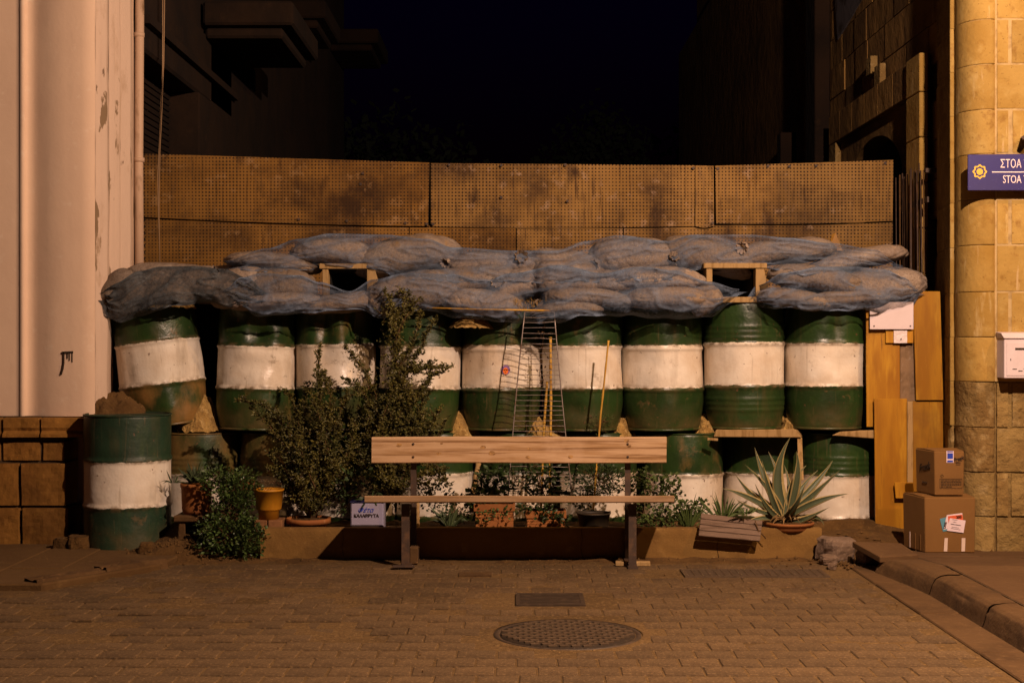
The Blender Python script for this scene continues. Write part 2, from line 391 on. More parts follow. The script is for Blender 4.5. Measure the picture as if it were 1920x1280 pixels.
# ------------------------------------------------------------------ mesh tools
class MB:
    def __init__(s):
        s.v, s.f, s.m, s.sm = [], [], [], []

    def add(s, vs, fs, mi=0, smooth=False):
        o = len(s.v)
        s.v += [Vector(v) for v in vs]
        for f in fs:
            s.f.append(tuple(i + o for i in f))
            s.m.append(mi)
            s.sm.append(smooth)
        return s

    def hexa(s, p, mi=0):   # p: bottom four (ccw seen from above), top four
        return s.add(p, [(3, 2, 1, 0), (4, 5, 6, 7), (0, 1, 5, 4), (1, 2, 6, 5), (2, 3, 7, 6), (3, 0, 4, 7)], mi)

    def box(s, c, d, rot=(0, 0, 0), mi=0):
        e = Matrix.Rotation(rot[2], 3, 'Z') @ Matrix.Rotation(rot[1], 3, 'Y') @ Matrix.Rotation(rot[0], 3, 'X')
        x, y, z = d[0] / 2, d[1] / 2, d[2] / 2
        c = Vector(c)
        p = [c + e @ Vector(q) for q in ((-x, -y, -z), (x, -y, -z), (x, y, -z), (-x, y, -z), (-x, -y, z), (x, -y, z), (x, y, z), (-x, y, z))]
        return s.hexa(p, mi)

    def b2(s, x0, x1, y0, y1, z0, z1, mi=0):
        return s.box(((x0 + x1) / 2, (y0 + y1) / 2, (z0 + z1) / 2), (x1 - x0, y1 - y0, z1 - z0), mi=mi)

    def tube(s, pts, rad, n=8, mi=0, cap=True):
        pts = [Vector(p) for p in pts]
        if isinstance(rad, (int, float)):
            rad = [rad] * len(pts)
        vs, fs = [], []
        up = Vector((0, 0, 1))
        for i, p in enumerate(pts):
            t = (pts[min(i + 1, len(pts) - 1)] - pts[max(i - 1, 0)])
            t = t.normalized() if t.length > 1e-9 else Vector((0, 0, 1))
            a = t.cross(up)
            if a.length < .05:
                a = t.cross(Vector((1, 0, 0)))
            a.normalize()
            b = t.cross(a)
            for k in range(n):
                w = 2 * math.pi * k / n
                vs.append(p + (a * math.cos(w) + b * math.sin(w)) * rad[i])
        for i in range(len(pts) - 1):
            for k in range(n):
                q = (k + 1) % n
                fs.append((i * n + k, i * n + q, (i + 1) * n + q, (i + 1) * n + k))
        if cap:
            fs.append(tuple(range(n))[::-1])
            fs.append(tuple((len(pts) - 1) * n + k for k in range(n)))
        return s.add(vs, fs, mi, True)

    def lathe(s, prof, c=(0, 0, 0), n=48, mi=0, disp=None):
        c = Vector(c)
        vs, fs = [], []
        for (r, z) in prof:
            for k in range(n):
                a = 2 * math.pi * k / n
                rr = r + (disp(a, z) if disp else 0)
                vs.append(c + Vector((rr * math.cos(a), rr * math.sin(a), z)))
        for i in range(len(prof) - 1):
            for k in range(n):
                q = (k + 1) % n
                fs.append((i * n + k, i * n + q, (i + 1) * n + q, (i + 1) * n + k))
        return s.add(vs, fs, mi, True)

    def grid(s, fn, nu, nv, mi=0, smooth=True, skip=None):
        vs = [fn(i / nu, j / nv) for j in range(nv + 1) for i in range(nu + 1)]
        fs = []
        for j in range(nv):
            for i in range(nu):
                if skip and skip((i + .5) / nu, (j + .5) / nv):
                    continue
                a = j * (nu + 1) + i
                fs.append((a, a + 1, a + nu + 2, a + nu + 1))
        return s.add(vs, fs, mi, smooth)

    def mesh(s, name, mats, org=(0, 0, 0)):
        me = bpy.data.meshes.new(name)
        o = Vector(org)
        me.from_pydata([v - o for v in s.v], [], s.f)
        if not isinstance(mats, (list, tuple)):
            mats = [mats]
        for m in mats:
            me.materials.append(M[m] if isinstance(m, str) else m)
        me.polygons.foreach_set('material_index', s.m)
        me.polygons.foreach_set('use_smooth', s.sm)
        me.update()
        return me


ORG = {}


def tagit(o, label=None, cat=None, group=None, kind=None):
    for k, v in (('label', label), ('category', cat), ('group', group), ('kind', kind)):
        if v:
            o[k] = v
    return o


def thing(name, label, cat, loc, group=None):
    o = bpy.data.objects.new(name, None)
    o.empty_display_size = .1
    COL.objects.link(o)
    o.location = loc
    ORG[o] = Vector(loc)
    return tagit(o, label, cat, group)


def part(name, mb, mats, parent, label=None, kind=None, bev=0):
    org = ORG[parent]
    o = bpy.data.objects.new(name, mb.mesh(name, mats, org))
    COL.objects.link(o)
    o.parent = parent
    ORG[o] = org
    if bev:
        bevel(o, bev)
    return tagit(o, label, kind=kind)


def solo(name, mb, mats, label=None, cat=None, group=None, kind=None, loc=(0, 0, 0), bev=0):
    o = bpy.data.objects.new(name, mb.mesh(name, mats, loc))
    COL.objects.link(o)
    o.location = loc
    ORG[o] = Vector(loc)
    if bev:
        bevel(o, bev)
    return tagit(o, label, cat, group, kind)


def bevel(o, w, seg=1):
    b = o.modifiers.new("bevel", 'BEVEL')
    b.width, b.segments, b.limit_method = w, seg, 'ANGLE'


def place(name, me, parent, loc, rot=(0, 0, 0), scale=(1, 1, 1)):
    o = bpy.data.objects.new(name, me)
    COL.objects.link(o)
    o.parent = parent
    o.location = Vector(loc) - ORG[parent]
    o.rotation_euler = rot
    o.scale = scale
    return o


def text(body, size, m, parent, loc, rot=(R(90), 0, 0), name="lettering", shear=0, ext=.0012, bold=0, align='CENTER'):
    c = bpy.data.curves.new(name, 'FONT')
    c.body, c.size, c.extrude, c.shear, c.align_x, c.align_y, c.offset, c.resolution_u = body, size, ext, shear, align, 'CENTER', bold, 3
    t = bpy.data.objects.new("tmp", c)
    COL.objects.link(t)
    dg = bpy.context.evaluated_depsgraph_get()
    me = bpy.data.meshes.new_from_object(t.evaluated_get(dg))
    bpy.data.objects.remove(t)
    me.materials.clear()
    me.materials.append(M[m])
    o = place(name, me, parent, loc, rot)
    return o


def nv(p, s=1.0, seed=0):
    return noise.noise(Vector(p) * s + Vector((seed * 7.3, seed * 3.1, seed * 5.7)))


# ------------------------------------------------------------------ ground, road, pavements
solo('ground', MB().grid(lambda u, v: Vector((-150 + 300 * u, -60 + 360 * v, -.03)), 6, 6, smooth=False), 'soil', kind='structure')
road = solo('road', MB().b2(-9, 2.24, 1.0, 8.9, -.028, -.0038), 'joint', kind='structure')


def paver(v):
    rnd = random.Random(v)
    b = MB()
    w, d, h, c = .0825, .0765, .0, .006
    pts = []
    for (x, y, z) in ((-w, -d, -.02), (w, -d, -.02), (w, d, -.02), (-w, d, -.02)):
        pts.append((x + rnd.uniform(-.002, .002), y + rnd.uniform(-.002, .002), z))
    mid = [(x, y, -.005) for x, y, z in pts]
    top = [(x * (1 - .055), y * (1 - .06), rnd.uniform(-.0012, .0012)) for x, y, z in pts]
    b.add(pts + mid + top, [(0, 1, 5, 4), (1, 2, 6, 5), (2, 3, 7, 6), (3, 0, 4, 7), (4, 5, 9, 8), (5, 6, 10, 9), (6, 7, 11, 10), (7, 4, 8, 11), (8, 9, 10, 11)])
    return b


pmesh = [paver(i).mesh('paver', 'sett') for i in range(5)]
far_p = MB()
COVERS = [(.258, 6.62, .40, .40), (.20, 7.50, .36, .22), (1.42, 8.35, .62, .20), (-.214, 8.31, .14, .08)]


def covered(x, y):
    for i, (cx, cy, rx, ry) in enumerate(COVERS):
        dx, dy = (x - cx) / (rx + .03), (y - cy) / (ry + .03)
        if (i == 0 and dx * dx + dy * dy < 1) or (i and abs(dx) < 1 and abs(dy) < 1):
            return True
    return False


def left_pave_edge(x):     # front edge of the left pavement
    return 7.79 if x < -2.57 else (7.79 + (x + 2.57) / .47 * .69 if x < -2.1 else 99)


cnt = 0
row = 0
y = 5.55
while y < 8.72:
    x = -3.6 + (row % 2) * .086 + random.uniform(-.01, .01)
    while x < 1.98:
        xx, yy = x, y + .012 * nv((x * .8, y, 0), 1, 2)
        x += .1725
        if covered(xx, yy) or yy > left_pave_edge(xx) - .06:
            continue
        dirt = max(0, nv((xx * .7, yy * .7, 3), 1)) * (1 if xx < .2 else .35)
        rough = .0022 + .007 * dirt + (.004 if xx < -.1 and 6.5 < yy < 7.9 else 0)
        dz = random.uniform(-rough, rough)
        rot = (random.gauss(0, .005 + 1.2 * rough), random.gauss(0, .005 + 1.1 * rough), random.gauss(0, .014))
        vis = abs(xx) < yy * .375
        if yy < 7.35 and vis and cnt < 300:
            place('paver', random.choice(pmesh), road, (xx, yy, dz), rot)
            cnt += 1
        elif abs(xx) < yy * .42:
            mtx = Matrix.Translation((xx, yy, dz)) @ Matrix.Rotation(rot[2], 4, 'Z') @ Matrix.Rotation(rot[0], 4, 'X') @ Matrix.Rotation(rot[1], 4, 'Y')
            b = paver(random.randrange(5))
            far_p.add([mtx @ v for v in b.v], b.f)
    y += .160
    row += 1
part('far_pavers', far_p, 'sett', road, kind='stuff')
du = MB()


def duf(u, v):
    x, y = -3.6 + 5.62 * u, 5.6 + 3.2 * v
    a = .5 * nv((x * .8, y * 1.6, 4), 1) + .35 * nv((x * 3, y * 6, 2), 1) + .25 * nv((x * 9, y * 14, 5), 1)
    a += .55 * max(0, min(1, (y - 7.0) / .9)) + (.28 if x < 0 and 6.5 < y < 7.6 else 0) - .30
    e = (x - .258) ** 2 + (y - 6.62) ** 2
    a -= 1.2 if e < .36 ** 2 else (-.35 * max(0, 1 - (e ** .5 - .36) / .2))
    for (cx, cy, rx, ry) in COVERS[1:]:
        if abs(x - cx) < rx and abs(y - cy) < ry:
            a -= 2
    z = -.008 + .0115 * max(-.6, min(1, a)) + .0016 * nv((x * 40, y * 50, 1), 1) + .0010 * nv((x * 90, y * 110, 1), 1)
    return Vector((x, y, z))


du.grid(duf, 520, 260)
solo('road_dust', du, 'joint', 'drifts of dust filling the joints between the paving setts', 'dust', kind='stuff')

# gutter, kerb and pavement on the right
gut = MB()
for k in range(6):
    y0 = 4.4 + k * .9
    gut.b2(2.035, 2.235, y0, y0 + .888, -.02, .006 + .002 * (k % 2))
part('gutter_strip', gut, 'kerb', road, bev=.006)
rp = solo('right_pavement', MB().add([(2.42, 1, .112), (12, 1, .112), (12, 7.9, .112), (2.42, 7.9, .112), (12, 9.35, .0), (2.36, 9.35, .0), (2.36, 1, -.02), (2.36, 7.9, -.02)],
                                    [(0, 1, 2, 3), (3, 2, 4, 5)]), 'mortard', kind='structure')


def pz(y):
    return .116 if y < 7.9 else .116 - .112 * (y - 7.9) / 1.45


for k in range(6):
    y0 = 3.5 + k * .82
    y1 = y0 + .81
    if y1 > 8.35:
        y1 = 8.35
    kb = MB()

    def kf(u, v, y0=y0, y1=y1, k=k):
        yy = y0 + (y1 - y0) * u
        prof = [(2.235, -.02), (2.262, .068), (2.275, .096), (2.297, .110), (2.335, .115), (2.405, .117), (2.41, .0)]
        t = v * 6
        i = min(5, int(t))
        a = t - i
        xx = prof[i][0] * (1 - a) + prof[i + 1][0] * a
        zz = prof[i][1] * (1 - a) + prof[i + 1][1] * a
        wear = max(0, nv((yy * 3, xx * 4, k), 1)) * .025 * (1 if .2 < v < .8 else 0)
        xx -= .11 * max(0, (yy - 7.1) / 1.2) ** 2 * (1 - v)
        zz = min(zz, pz(yy) + .004) if zz > 0 else zz
        return Vector((xx + wear * .4, yy, zz - wear * .5))
    kb.grid(lambda u, v, kf=kf: kf(u, v) + Vector((nv(kf(u, v), 14), 0, nv(kf(u, v), 17, 3))) * .0035, 60, 24)
    part('kerb_stone', kb, 'kerb', rp)
sl = []
for j, (y0, y1) in enumerate(((4.2, 5.1), (5.11, 6.0), (6.01, 6.9), (6.91, 7.9), (7.91, 8.6), (8.61, 9.3))):
    for i in range(4):
        x0 = 2.425 + i * .62 - (.2 if j % 2 else 0)
        x0 = max(2.425, x0)
        x1 = 2.425 + (i + 1) * .62 - (.2 if j % 2 else 0) - .008
        t = random.uniform(-.002, .002)
        za, zb = pz(y0) + t, pz(y1) + t
        b = MB().hexa([(x0, y0, -.01), (x1, y0, -.01), (x1, y1, -.01), (x0, y1, -.01), (x0, y0, za), (x1, y0, za), (x1, y1, zb), (x0, y1, zb)])
        part('paving_slab', b, 'slab', rp, bev=.004)

# pavement on the left with its broken kerb
lp = MB()
poly = [(-9, 7.79), (-2.57, 7.79), (-2.1, 8.48), (-2.05, 9.0), (-2.3, 9.5), (-9, 9.5)]
lp.add([(x, y, .035) for x, y in poly] + [(x, y, -.02) for x, y in poly], [(0, 1, 2, 3, 4, 5)] + [(i + 6, (i + 1) % 6 + 6, (i + 1) % 6, i) for i in range(6)])
lpo = solo('left_pavement', lp, 'dust', kind='structure', bev=.01)
for (a, b, zz) in (((-2.60, 7.80), (-2.33, 8.18), .052), ((-2.33, 8.19), (-2.07, 8.55), .058)):
    a, b = Vector((*a, 0)), Vector((*b, 0))
    t = (b - a).normalized()
    nn = Vector((-t.y, t.x, 0)) * .13
    kb = MB()
    kb.grid(lambda u, v: a.lerp(b, u) + nn * (v * 1.1 - .05) + Vector((0, 0, (zz if .08 < v < .92 else -.01) - .03 * max(0, nv((u * 4, v * 3, a.x), 1.3)))), 14, 8, smooth=False)
    part('kerb_stone', kb, 'kerb', lpo)
for (x0, x1, y0, y1) in ((-3.4, -2.95, 7.85, 9.1), (-2.93, -2.62, 8.3, 9.1), (-4.1, -3.42, 7.85, 9.1)):
    part('paving_slab', MB().b2(x0, x1, y0, y1, .0, .041), 'dust', lpo, bev=.004)

# dirt strip heaped along the foot of the barricade
dm = MB()


def dirtf(u, v):
    x, y = -3.0 + 6.0 * u, 8.66 + 2.4 * v
    z = -.012 + .028 * (nv((x, y, 0), 2.2) + 1) * min(1, v * 5) + .012 * nv((x, y, 0), 11)
    z += .20 * math.exp(-((x + 2.05) / .32) ** 2 - ((y - 9.35) / .22) ** 2)
    z += .075 * math.exp(-((x + 2.15) / .28) ** 2 - ((y - 8.95) / .16) ** 2)
    z += .10 * math.exp(-((x - 2.3) / .40) ** 2 - ((y - 9.6) / .28) ** 2)
    if y > 9.55:
        z += .05
    return Vector((x, y, z))


dm.grid(dirtf, 220, 80)
solo('dirt_strip', dm, 'soil', 'dry soil and dust heaped along the foot of the drum barricade', 'soil', kind='stuff')

# loose rubble
rb = MB()


def pebble(mb, c, r, rnd, mi=0):
    vs = []
    for d in ((1, 0, 0), (-1, 0, 0), (0, 1, 0), (0, -1, 0), (0, 0, 1), (0, 0, -1)):
        vs.append(Vector(c) + Vector(d) * r * rnd.uniform(.6, 1.2))
    mb.add(vs, [(0, 2, 4), (2, 1, 4), (1, 3, 4), (3, 0, 4), (2, 0, 5), (1, 2, 5), (3, 1, 5), (0, 3, 5)], mi)


rnd = random.Random(3)
for cx, cy, sx, sy, n_, r_ in ((-2.85, 9.15, .10, .08, 60, .012), (-2.25, 8.95, .3, .1, 110, .009), (2.2, 9.05, .30, .16, 320, .013), (2.05, 8.75, .12, .08, 90, .012), (-2.0, 9.0, .2, .1, 120, .007), (2.1, 8.6, .1, .1, 40, .012),
                               (0, 8.82, 1.8, .06, 200, .006), (.2, 7.6, 2.0, .8, 120, .004), (3.0, 9.0, .3, .05, 60, .012), (-2.7, 9.55, .1, .1, 60, .02)):
    for i in range(n_):
        x, y = rnd.gauss(cx, sx), rnd.gauss(cy, sy)
        r = r_ * rnd.uniform(.3, 1.6)
        z = dirtf((x + 3) / 6, (y - 8.66) / 2.4).z if y > 8.7 else .003
        pebble(rb, (x, y, z + r * .3 + (.9 if cy > 9.5 else 0) * 0), r, rnd)
solo('rubble', rb, 'dust', 'crumbs of stone and mortar scattered along the barricade foot', 'rubble', kind='stuff')

# drain covers in the road
mh = thing('manhole_cover', 'round cast iron manhole cover with a raised checker pattern', 'manhole cover', (.258, 6.62, 0))
part('frame', MB().lathe([(.345, -.02), (.343, .001), (.325, .0015), (.318, -.004)], (.258, 6.62, 0), 64), 'iron', mh)
part('plate', MB().lathe([(.316, -.004), (.312, .002), (.001, .002)], (.258, 6.62, 0), 64), 'ironlow', mh)
st = MB()
for i in range(-7, 8):
    for j in range(-8, 9):
        x, y = i * .052 + (j % 2) * .026, j * .040
        if x * x + y * y < .297 ** 2:
            st.box((.258 + x, 6.62 + y, .005), (.040, .021, .008), (0, 0, R(14)))
part('raised_studs', st, 'iron2', mh, kind='stuff')
solo('mortar_ring', MB().lathe([(.40, -.006), (.385, .0005), (.35, .001)], (.258, 6.62, 0), 48), 'joint', kind='structure')


def grate(name, cx, cy, w, d, bars, diag, label, lo='iron'):
    g = thing(name, label, 'drain cover', (cx, cy, 0))
    fr = MB()
    t = .022
    fr.b2(cx - w / 2, cx + w / 2, cy - d / 2, cy - d / 2 + t, -.02, .006).b2(cx - w / 2, cx + w / 2, cy + d / 2 - t, cy + d / 2, -.02, .006)
    fr.b2(cx - w / 2, cx - w / 2 + t, cy - d / 2 + t, cy + d / 2 - t, -.02, .0055).b2(cx + w / 2 - t, cx + w / 2, cy - d / 2 + t, cy + d / 2 - t, -.02, .0055)
    part('frame', fr, lo, g)
    part('sump', MB().b2(cx - w / 2 + t, cx + w / 2 - t, cy - d / 2 + t, cy + d / 2 - t, -.02, -.0035), 'black', g)
    if diag == 2:   # slotted plate
        bm = MB()
        nx, ny = bars
        for i in range(nx + 1):
            x = cx - w / 2 + t + (w - 2 * t) * i / nx
            bm.b2(x - .004, x + .004, cy - d / 2 + t, cy + d / 2 - t, -.012, .0045)
        for j in range(ny + 1):
            y = cy - d / 2 + t + (d - 2 * t) * j / ny
            bm.b2(cx - w / 2 + t, cx + w / 2 - t, y - .0045, y + .0045, -.012, .004)
        part('slotted_plate', bm, lo, g)
    else:
        for i in range(bars):
            y = cy - d / 2 + t + (d - 2 * t) * (i + .5) / bars
            bm = MB().box((cx, y, .0), (w - 2 * t, (d - 2 * t) / bars * .5, .012), (0, 0, R(diag)))
            part('bar', bm, lo, g)
    return g


grate('drain_grate', .20, 7.50, .36, .34, 7, -2.5, 'small square drain grate with thin bars behind the manhole')
grate('slotted_grate', 1.42, 8.35, .84, .26, (18, 5), 2, 'long slotted drain grate in front of the planter end', 'iron2')
grate('valve_cover', -.214, 8.31, .19, .13, 3, 0, 'tiny flush valve cover in the road before the bench', 'kerb')
for (cx, cy, rx, ry) in COVERS[1:]:
    solo('mortar_bed', MB().b2(cx - rx - .05, cx + rx + .05, cy - ry - .03, cy + ry + .03, -.02, -.0045), 'dust', kind='structure')

# ------------------------------------------------------------------ left building (cream pilaster on a stone plinth)
lb = thing('plastered_building', 'cream plastered corner building with a fluted pilaster on a brown stone plinth', 'building', (-3.2, 9.4, 0))
prof = [(-700, 9.52), (-300, 9.46), (20, 9.41), (37, 9.408), (38.5, 9.392), (45, 9.392), (47, 9.41), (54, 9.428), (66, 9.42), (80, 9.397), (95, 9.376), (115, 9.361), (140, 9.353), (165, 9.353), (178, 9.372)]


def extr(pf, z0, z1, nz_=10, rough=0, seed=0, rim=0):
    b = MB()
    pts = [Vector(((p - 960) * Y / F, Y, 0)) for p, Y in pf]
    # resample
    fine = []
    for a, c in zip(pts[:-1], pts[1:]):
        k = max(1, int((c - a).length / .03))
        k = min(k, 12)
        for i in range(k):
            fine.append(a.lerp(c, i / k))
    fine.append(pts[-1])

    def fn(u, v):
        i = round(u * (len(fine) - 1))
        p = fine[i].copy()
        p.z = z0 + (z1 - z0) * v
        if rim:
            j = round(v * nz_)
            if j in (0, nz_):
                p.y += .012
            elif j in (1, nz_ - 1):
                p.z = z0 + .0015 if j == 1 else z1 - .0015
                p.y += .0008
            elif j in (2, nz_ - 2):
                p.z = z0 + .008 if j == 2 else z1 - .005
        if rough:
            p.y += rough * nv((p.x * 6, p.z * 2, seed), 2)
            p.x += rough * .5 * nv((p.x * 6, p.z * 2, seed + 5), 2)
        return p
    b.grid(fn, len(fine) - 1, nz_)
    return b


b = extr(prof, .868, 7.0, 40, .002)
part('pilaster', b, 'plaster', lb)
b = extr([(178, 9.41), (180, 9.44), (200, 9.47), (205, 9.56), (208, 9.75)], .95, 7, 90, .014, 3)
part('fluted_edge', b, 'peel', lb)
b = extr([(204, 9.54), (206, 9.56), (214, 9.57), (216, 9.62), (224, 9.63), (226, 9.70), (243, 9.72), (248, 9.80), (251, 9.98)], 1.78, 7, 90, .005, 6)
part('side_moulding', b, 'peel', lb)
b = MB()
b.b2(-9.5, -2.80, 9.62, 9.985, -.05, 7)
part('wall_core', b, 'plaster', lb)
# black paint mark
g = MB()
gx, gy = P(118, 659, 9.347).x, 0


def wstroke(pts, w):
    for (a, c) in zip(pts[:-1], pts[1:]):
        A, C = P(a[0], a[1], 9.350), P(c[0], c[1], 9.350)
        d = (C - A).normalized()
        nn = Vector((-d.z, 0, d.x)) * w / 2
        g.hexa([A - nn, C - nn, C - nn + Vector((0, .012, 0)), A - nn + Vector((0, .012, 0)), A + nn, C + nn, C + nn + Vector((0, .012, 0)), A + nn + Vector((0, .012, 0))])


wstroke([(116, 661), (137, 660)], .014)
wstroke([(119, 660), (119, 680), (117, 692), (114, 702)], .008)
wstroke([(126, 660), (126, 672)], .004)
wstroke([(130, 660), (130, 676)], .004)
wstroke([(135, 660), (135, 679)], .006)
part('paint_mark', g, 'ink', lb, 'small black dripping paint mark')
# plinth stones
Yp = 9.345


def stone(x0, x1, z0, z1, yf, m='plinth', parent=lb, depth=.25, mould=False, bv=.009, rough=.004, name='stone_block'):
    bb = MB()
    sd_ = random.random() * 50

    def fn(u, v):
        # front face with turned-back rim
        a, c = u * 1.12 - .06, v * 1.12 - .06
        ed = 0
        xx = x0 + (x1 - x0) * min(1, max(0, a))
        zz = z0 + (z1 - z0) * min(1, max(0, c))
        out = (a < 0 or a > 1 or c < 0 or c > 1)
        e = min(min(max(a, 0), 1 - min(a, 1)) * (x1 - x0), min(max(c, 0), 1 - min(c, 1)) * (z1 - z0))
        yy = yf + (depth if out else bv * math.exp(-e / (bv * .6 + .001)))
        if not out:
            yy += rough * nv((xx * 5, zz * 5, sd_), 1.5) + rough * .6 * nv((xx, zz, sd_), 25)
            if mould:
                yy += .012 * (1 if c < .35 else 0) * (-1) + (.012 if .3 < c < .4 else 0)
        return Vector((xx, yy, zz))
    nx = max(8, min(26, int((x1 - x0) / .02)))
    bb.grid(fn, nx, max(8, min(20, int((z1 - z0) / .02))), smooth=False)
    return part(name, bb, m, parent)


def X(px, Y):
    return (px - 960) * Y / F


def Z(py, Y):
    return H + (640 - py) * Y / F


for (xs, y0, y1, yf, mo) in (((-240, -60, 3, 75, 158), 780, 823, 9.30, True), ((-240, -60, 3, 77, 124), 826, 866, 9.34, False),
                             ((-240, -90, 38, 124), 867, 949, 9.32, False), ((-240, -90, 40, 129), 951, 1040, 9.31, False)):
    for a, c in zip(xs[:-1], xs[1:]):
        stone(X(a, yf) + .0015, X(c, yf) - .0015, Z(y1, yf) + .001, Z(y0, yf) - .001, yf, mould=mo, rough=.010, bv=.006)
part('plinth_core', MB().b2(-9.5, -2.95, 9.36, 9.6, -.05, .868), 'mortard', lb)
# drainpipe, conduit and hanging cables
dp = thing('drainpipe', 'old painted drainpipe running down beside the cream pilaster', 'drainpipe', P(262, 560, 9.98))
part('pipe', MB().tube([P(262, 620, 9.98), P(260, 300, 9.98), P(264, -300, 9.98)], .031, 16), 'pipe', dp)
for py in (66, 300):
    part('joint_collar', MB().tube([P(261, py + 4, 9.98), P(261, py - 4, 9.98)], .037, 16), 'pipe', dp)
solo('conduit', MB().tube([P(249, 600, 9.80), P(247, 250, 9.80), P(249, -200, 9.80)], .006, 8), 'pipe', 'thin conduit pinned to the pilaster next to the drainpipe', 'conduit')
ca = MB().tube([P(309, -60, 10.4), P(307, 120, 10.4), P(303, 210, 10.4), P(299, 290, 10.5), P(298, 400, 10.5), P(300, 520, 10.5)], .0045, 6)
solo('cable', ca, 'cable', 'longer loose cable hanging in front of the perforated fence', 'cable')
ca = MB().tube([P(305, -60, 10.38), P(305, 130, 10.38), P(300, 220, 10.38), P(296, 330, 10.4), P(297, 428, 10.4)], .004, 6)
solo('cable', ca, 'cable', 'shorter loose cable ending above the sandbags', 'cable')

# ------------------------------------------------------------------ derelict building behind the fence on the left
db = thing('derelict_building', 'dark derelict building with a roller shutter and balconies beyond the fence', 'building', (-2.9, 12, 0))
part('lintel', MB().b2(-3.4, -2.60, 10.02, 13.2, 3.42, 3.98), 'dimwall', db, bev=.02)
part('beam_moulding', MB().b2(-3.4, -2.55, 10.02, 13.25, 3.60, 3.66), 'dimwall', db)
part('wall', MB().b2(-3.4, -2.60, 12.3, 22, -.05, 7.5).b2(-3.4, -2.63, 10.05, 12.3, 3.985, 7.5), 'dimwall', db)
part('pillar', MB().b2(-2.95, -2.58, 11.75, 12.28, -.05, 3.42), 'dimwall', db, bev=.015)
part('near_pillar', MB().b2(-3.4, -2.66, 9.99, 10.04, 1, 7.5), 'dimwall', db)
sh = part('roller_shutter', MB().b2(-2.90, -2.84, 10.05, 11.75, -.05, 3.42), 'dimwall', db)
slm = MB().box((0, 0, 0), (.02, 1.68, .028), (0, R(25), 0)).mesh('slat', 'dimwall')
for k in range(34):
    place('slat', slm, sh, (-2.83, 10.9, 1.75 + k * .049))
for (y0, y1, z, x1) in ((11.95, 13.5, 4.02, -1.84), (16.0, 17.4, 5.0, -2.1), (20.2, 21.8, 5.6, -1.9)):
    bl = part('balcony', MB().b2(-2.6, x1, y0, y1, z, z + .2).b2(-2.6, x1 - .1, y0 + .1, y1 - .1, z - .09, z - .002), 'dimwall', db, bev=.02)

# ------------------------------------------------------------------ stone house on the right
sb = thing('sandstone_house', 'yellow sandstone house with a rounded corner pier and arched side doorway', 'building', (3.5, 9.1, 0))
Yw = 9.06
courses = [z * .2855 - .03 + .0 for z in range(0, 17)]
cz = [Z(py, Yw) for py in (1060, 969, 886, 802, 716, 632, 547, 459, 373, 288, 205, 120, 36, -50, -136, -222, -308, -394)]
for k in range(len(cz) - 1):
    z0, z1 = cz[k] + .0012, cz[k + 1] - .0012
    low = k < 4
    mt = 'sandrough' if low else 'sand'
    # rounded corner stone
    pf = [(1790, 9.42), (1790.5, 9.33), (1793, 9.275), (1799, 9.215), (1808, 9.16), (1820, 9.115), (1834, 9.082), (1848, 9.066), (1858, 9.062), (1864, 9.064), (1866, 9.085)]
    if low:
        pf = [(p, Y + .01) for p, Y in pf]
    bb = extr(pf, z0, z1, 20, .018 if low else .006, k, 1)
    # close joints by turning rims back
    v0 = len(bb.v)
    part('corner_stone', bb, mt, sb)
    # fillet and pier side stones
    if k >= 3:
        part('fillet_stone', extr([(1780, 9.45), (1781.5, 9.345), (1789.6, 9.345), (1790.3, 9.40)], z0, z1, 8, .002, k), 'sand', sb)
    else:
        part('fillet_stone', extr([(1774, 9.55), (1779, 9.40), (1786, 9.35), (1792, 9.36)], z0, z1, 18, .03, k, 1), 'sandrough', sb)
    part('pier_stone', extr([(1757, 9.98), (1760, 9.90), (1770, 9.60), (1781, 9.36)], z0, z1, 14, .014, k + 9, 1), 'sandrough' if low else 'sandrough', sb)
    xa = X(1868, Yw)
    xs = [xa, xa + (.085 if k % 2 else .30), xa + .52 + (.1 if k % 3 else 0), xa + 1.15]
    for a, c in zip(xs[:-1], xs[1:]):
        stone(a + .0015, c - .0015, z0, z1, Yw + (.006 if low else 0), mt, sb, .1, bv=.0012, rough=.010 if low else .004)
CORE = [(1759, 10.0), (1763, 9.90), (1773, 9.60), (1783, 9.39), (1791.5, 9.35), (1794, 9.285), (1800, 9.224), (1808.5, 9.168), (1820.5, 9.122), (1834.5, 9.089), (1848, 9.073), (1858, 9.069), (1865, 9.085), (1869, Yw + .004), (2900, Yw + .004)]
part('mortar_core', extr(CORE, 1.105, 7, 2), 'mortar', sb)
part('mortar_core', extr([(p, Y + (.013 if Y > Yw else 0)) for p, Y in CORE], -.05, 1.104, 2), 'sandrough', sb)
part('house_core', MB().b2(3.12, 9, 9.9, 10.7, -.05, 7.2).b2(3.12, 9, 13.13, 24, -.05, 7.2).b2(3.12, 9, 10.702, 13.128, 3.2, 7.2).b2(3.6, 9, 10.702, 13.128, -.05, 3.198), 'sanddark', sb)
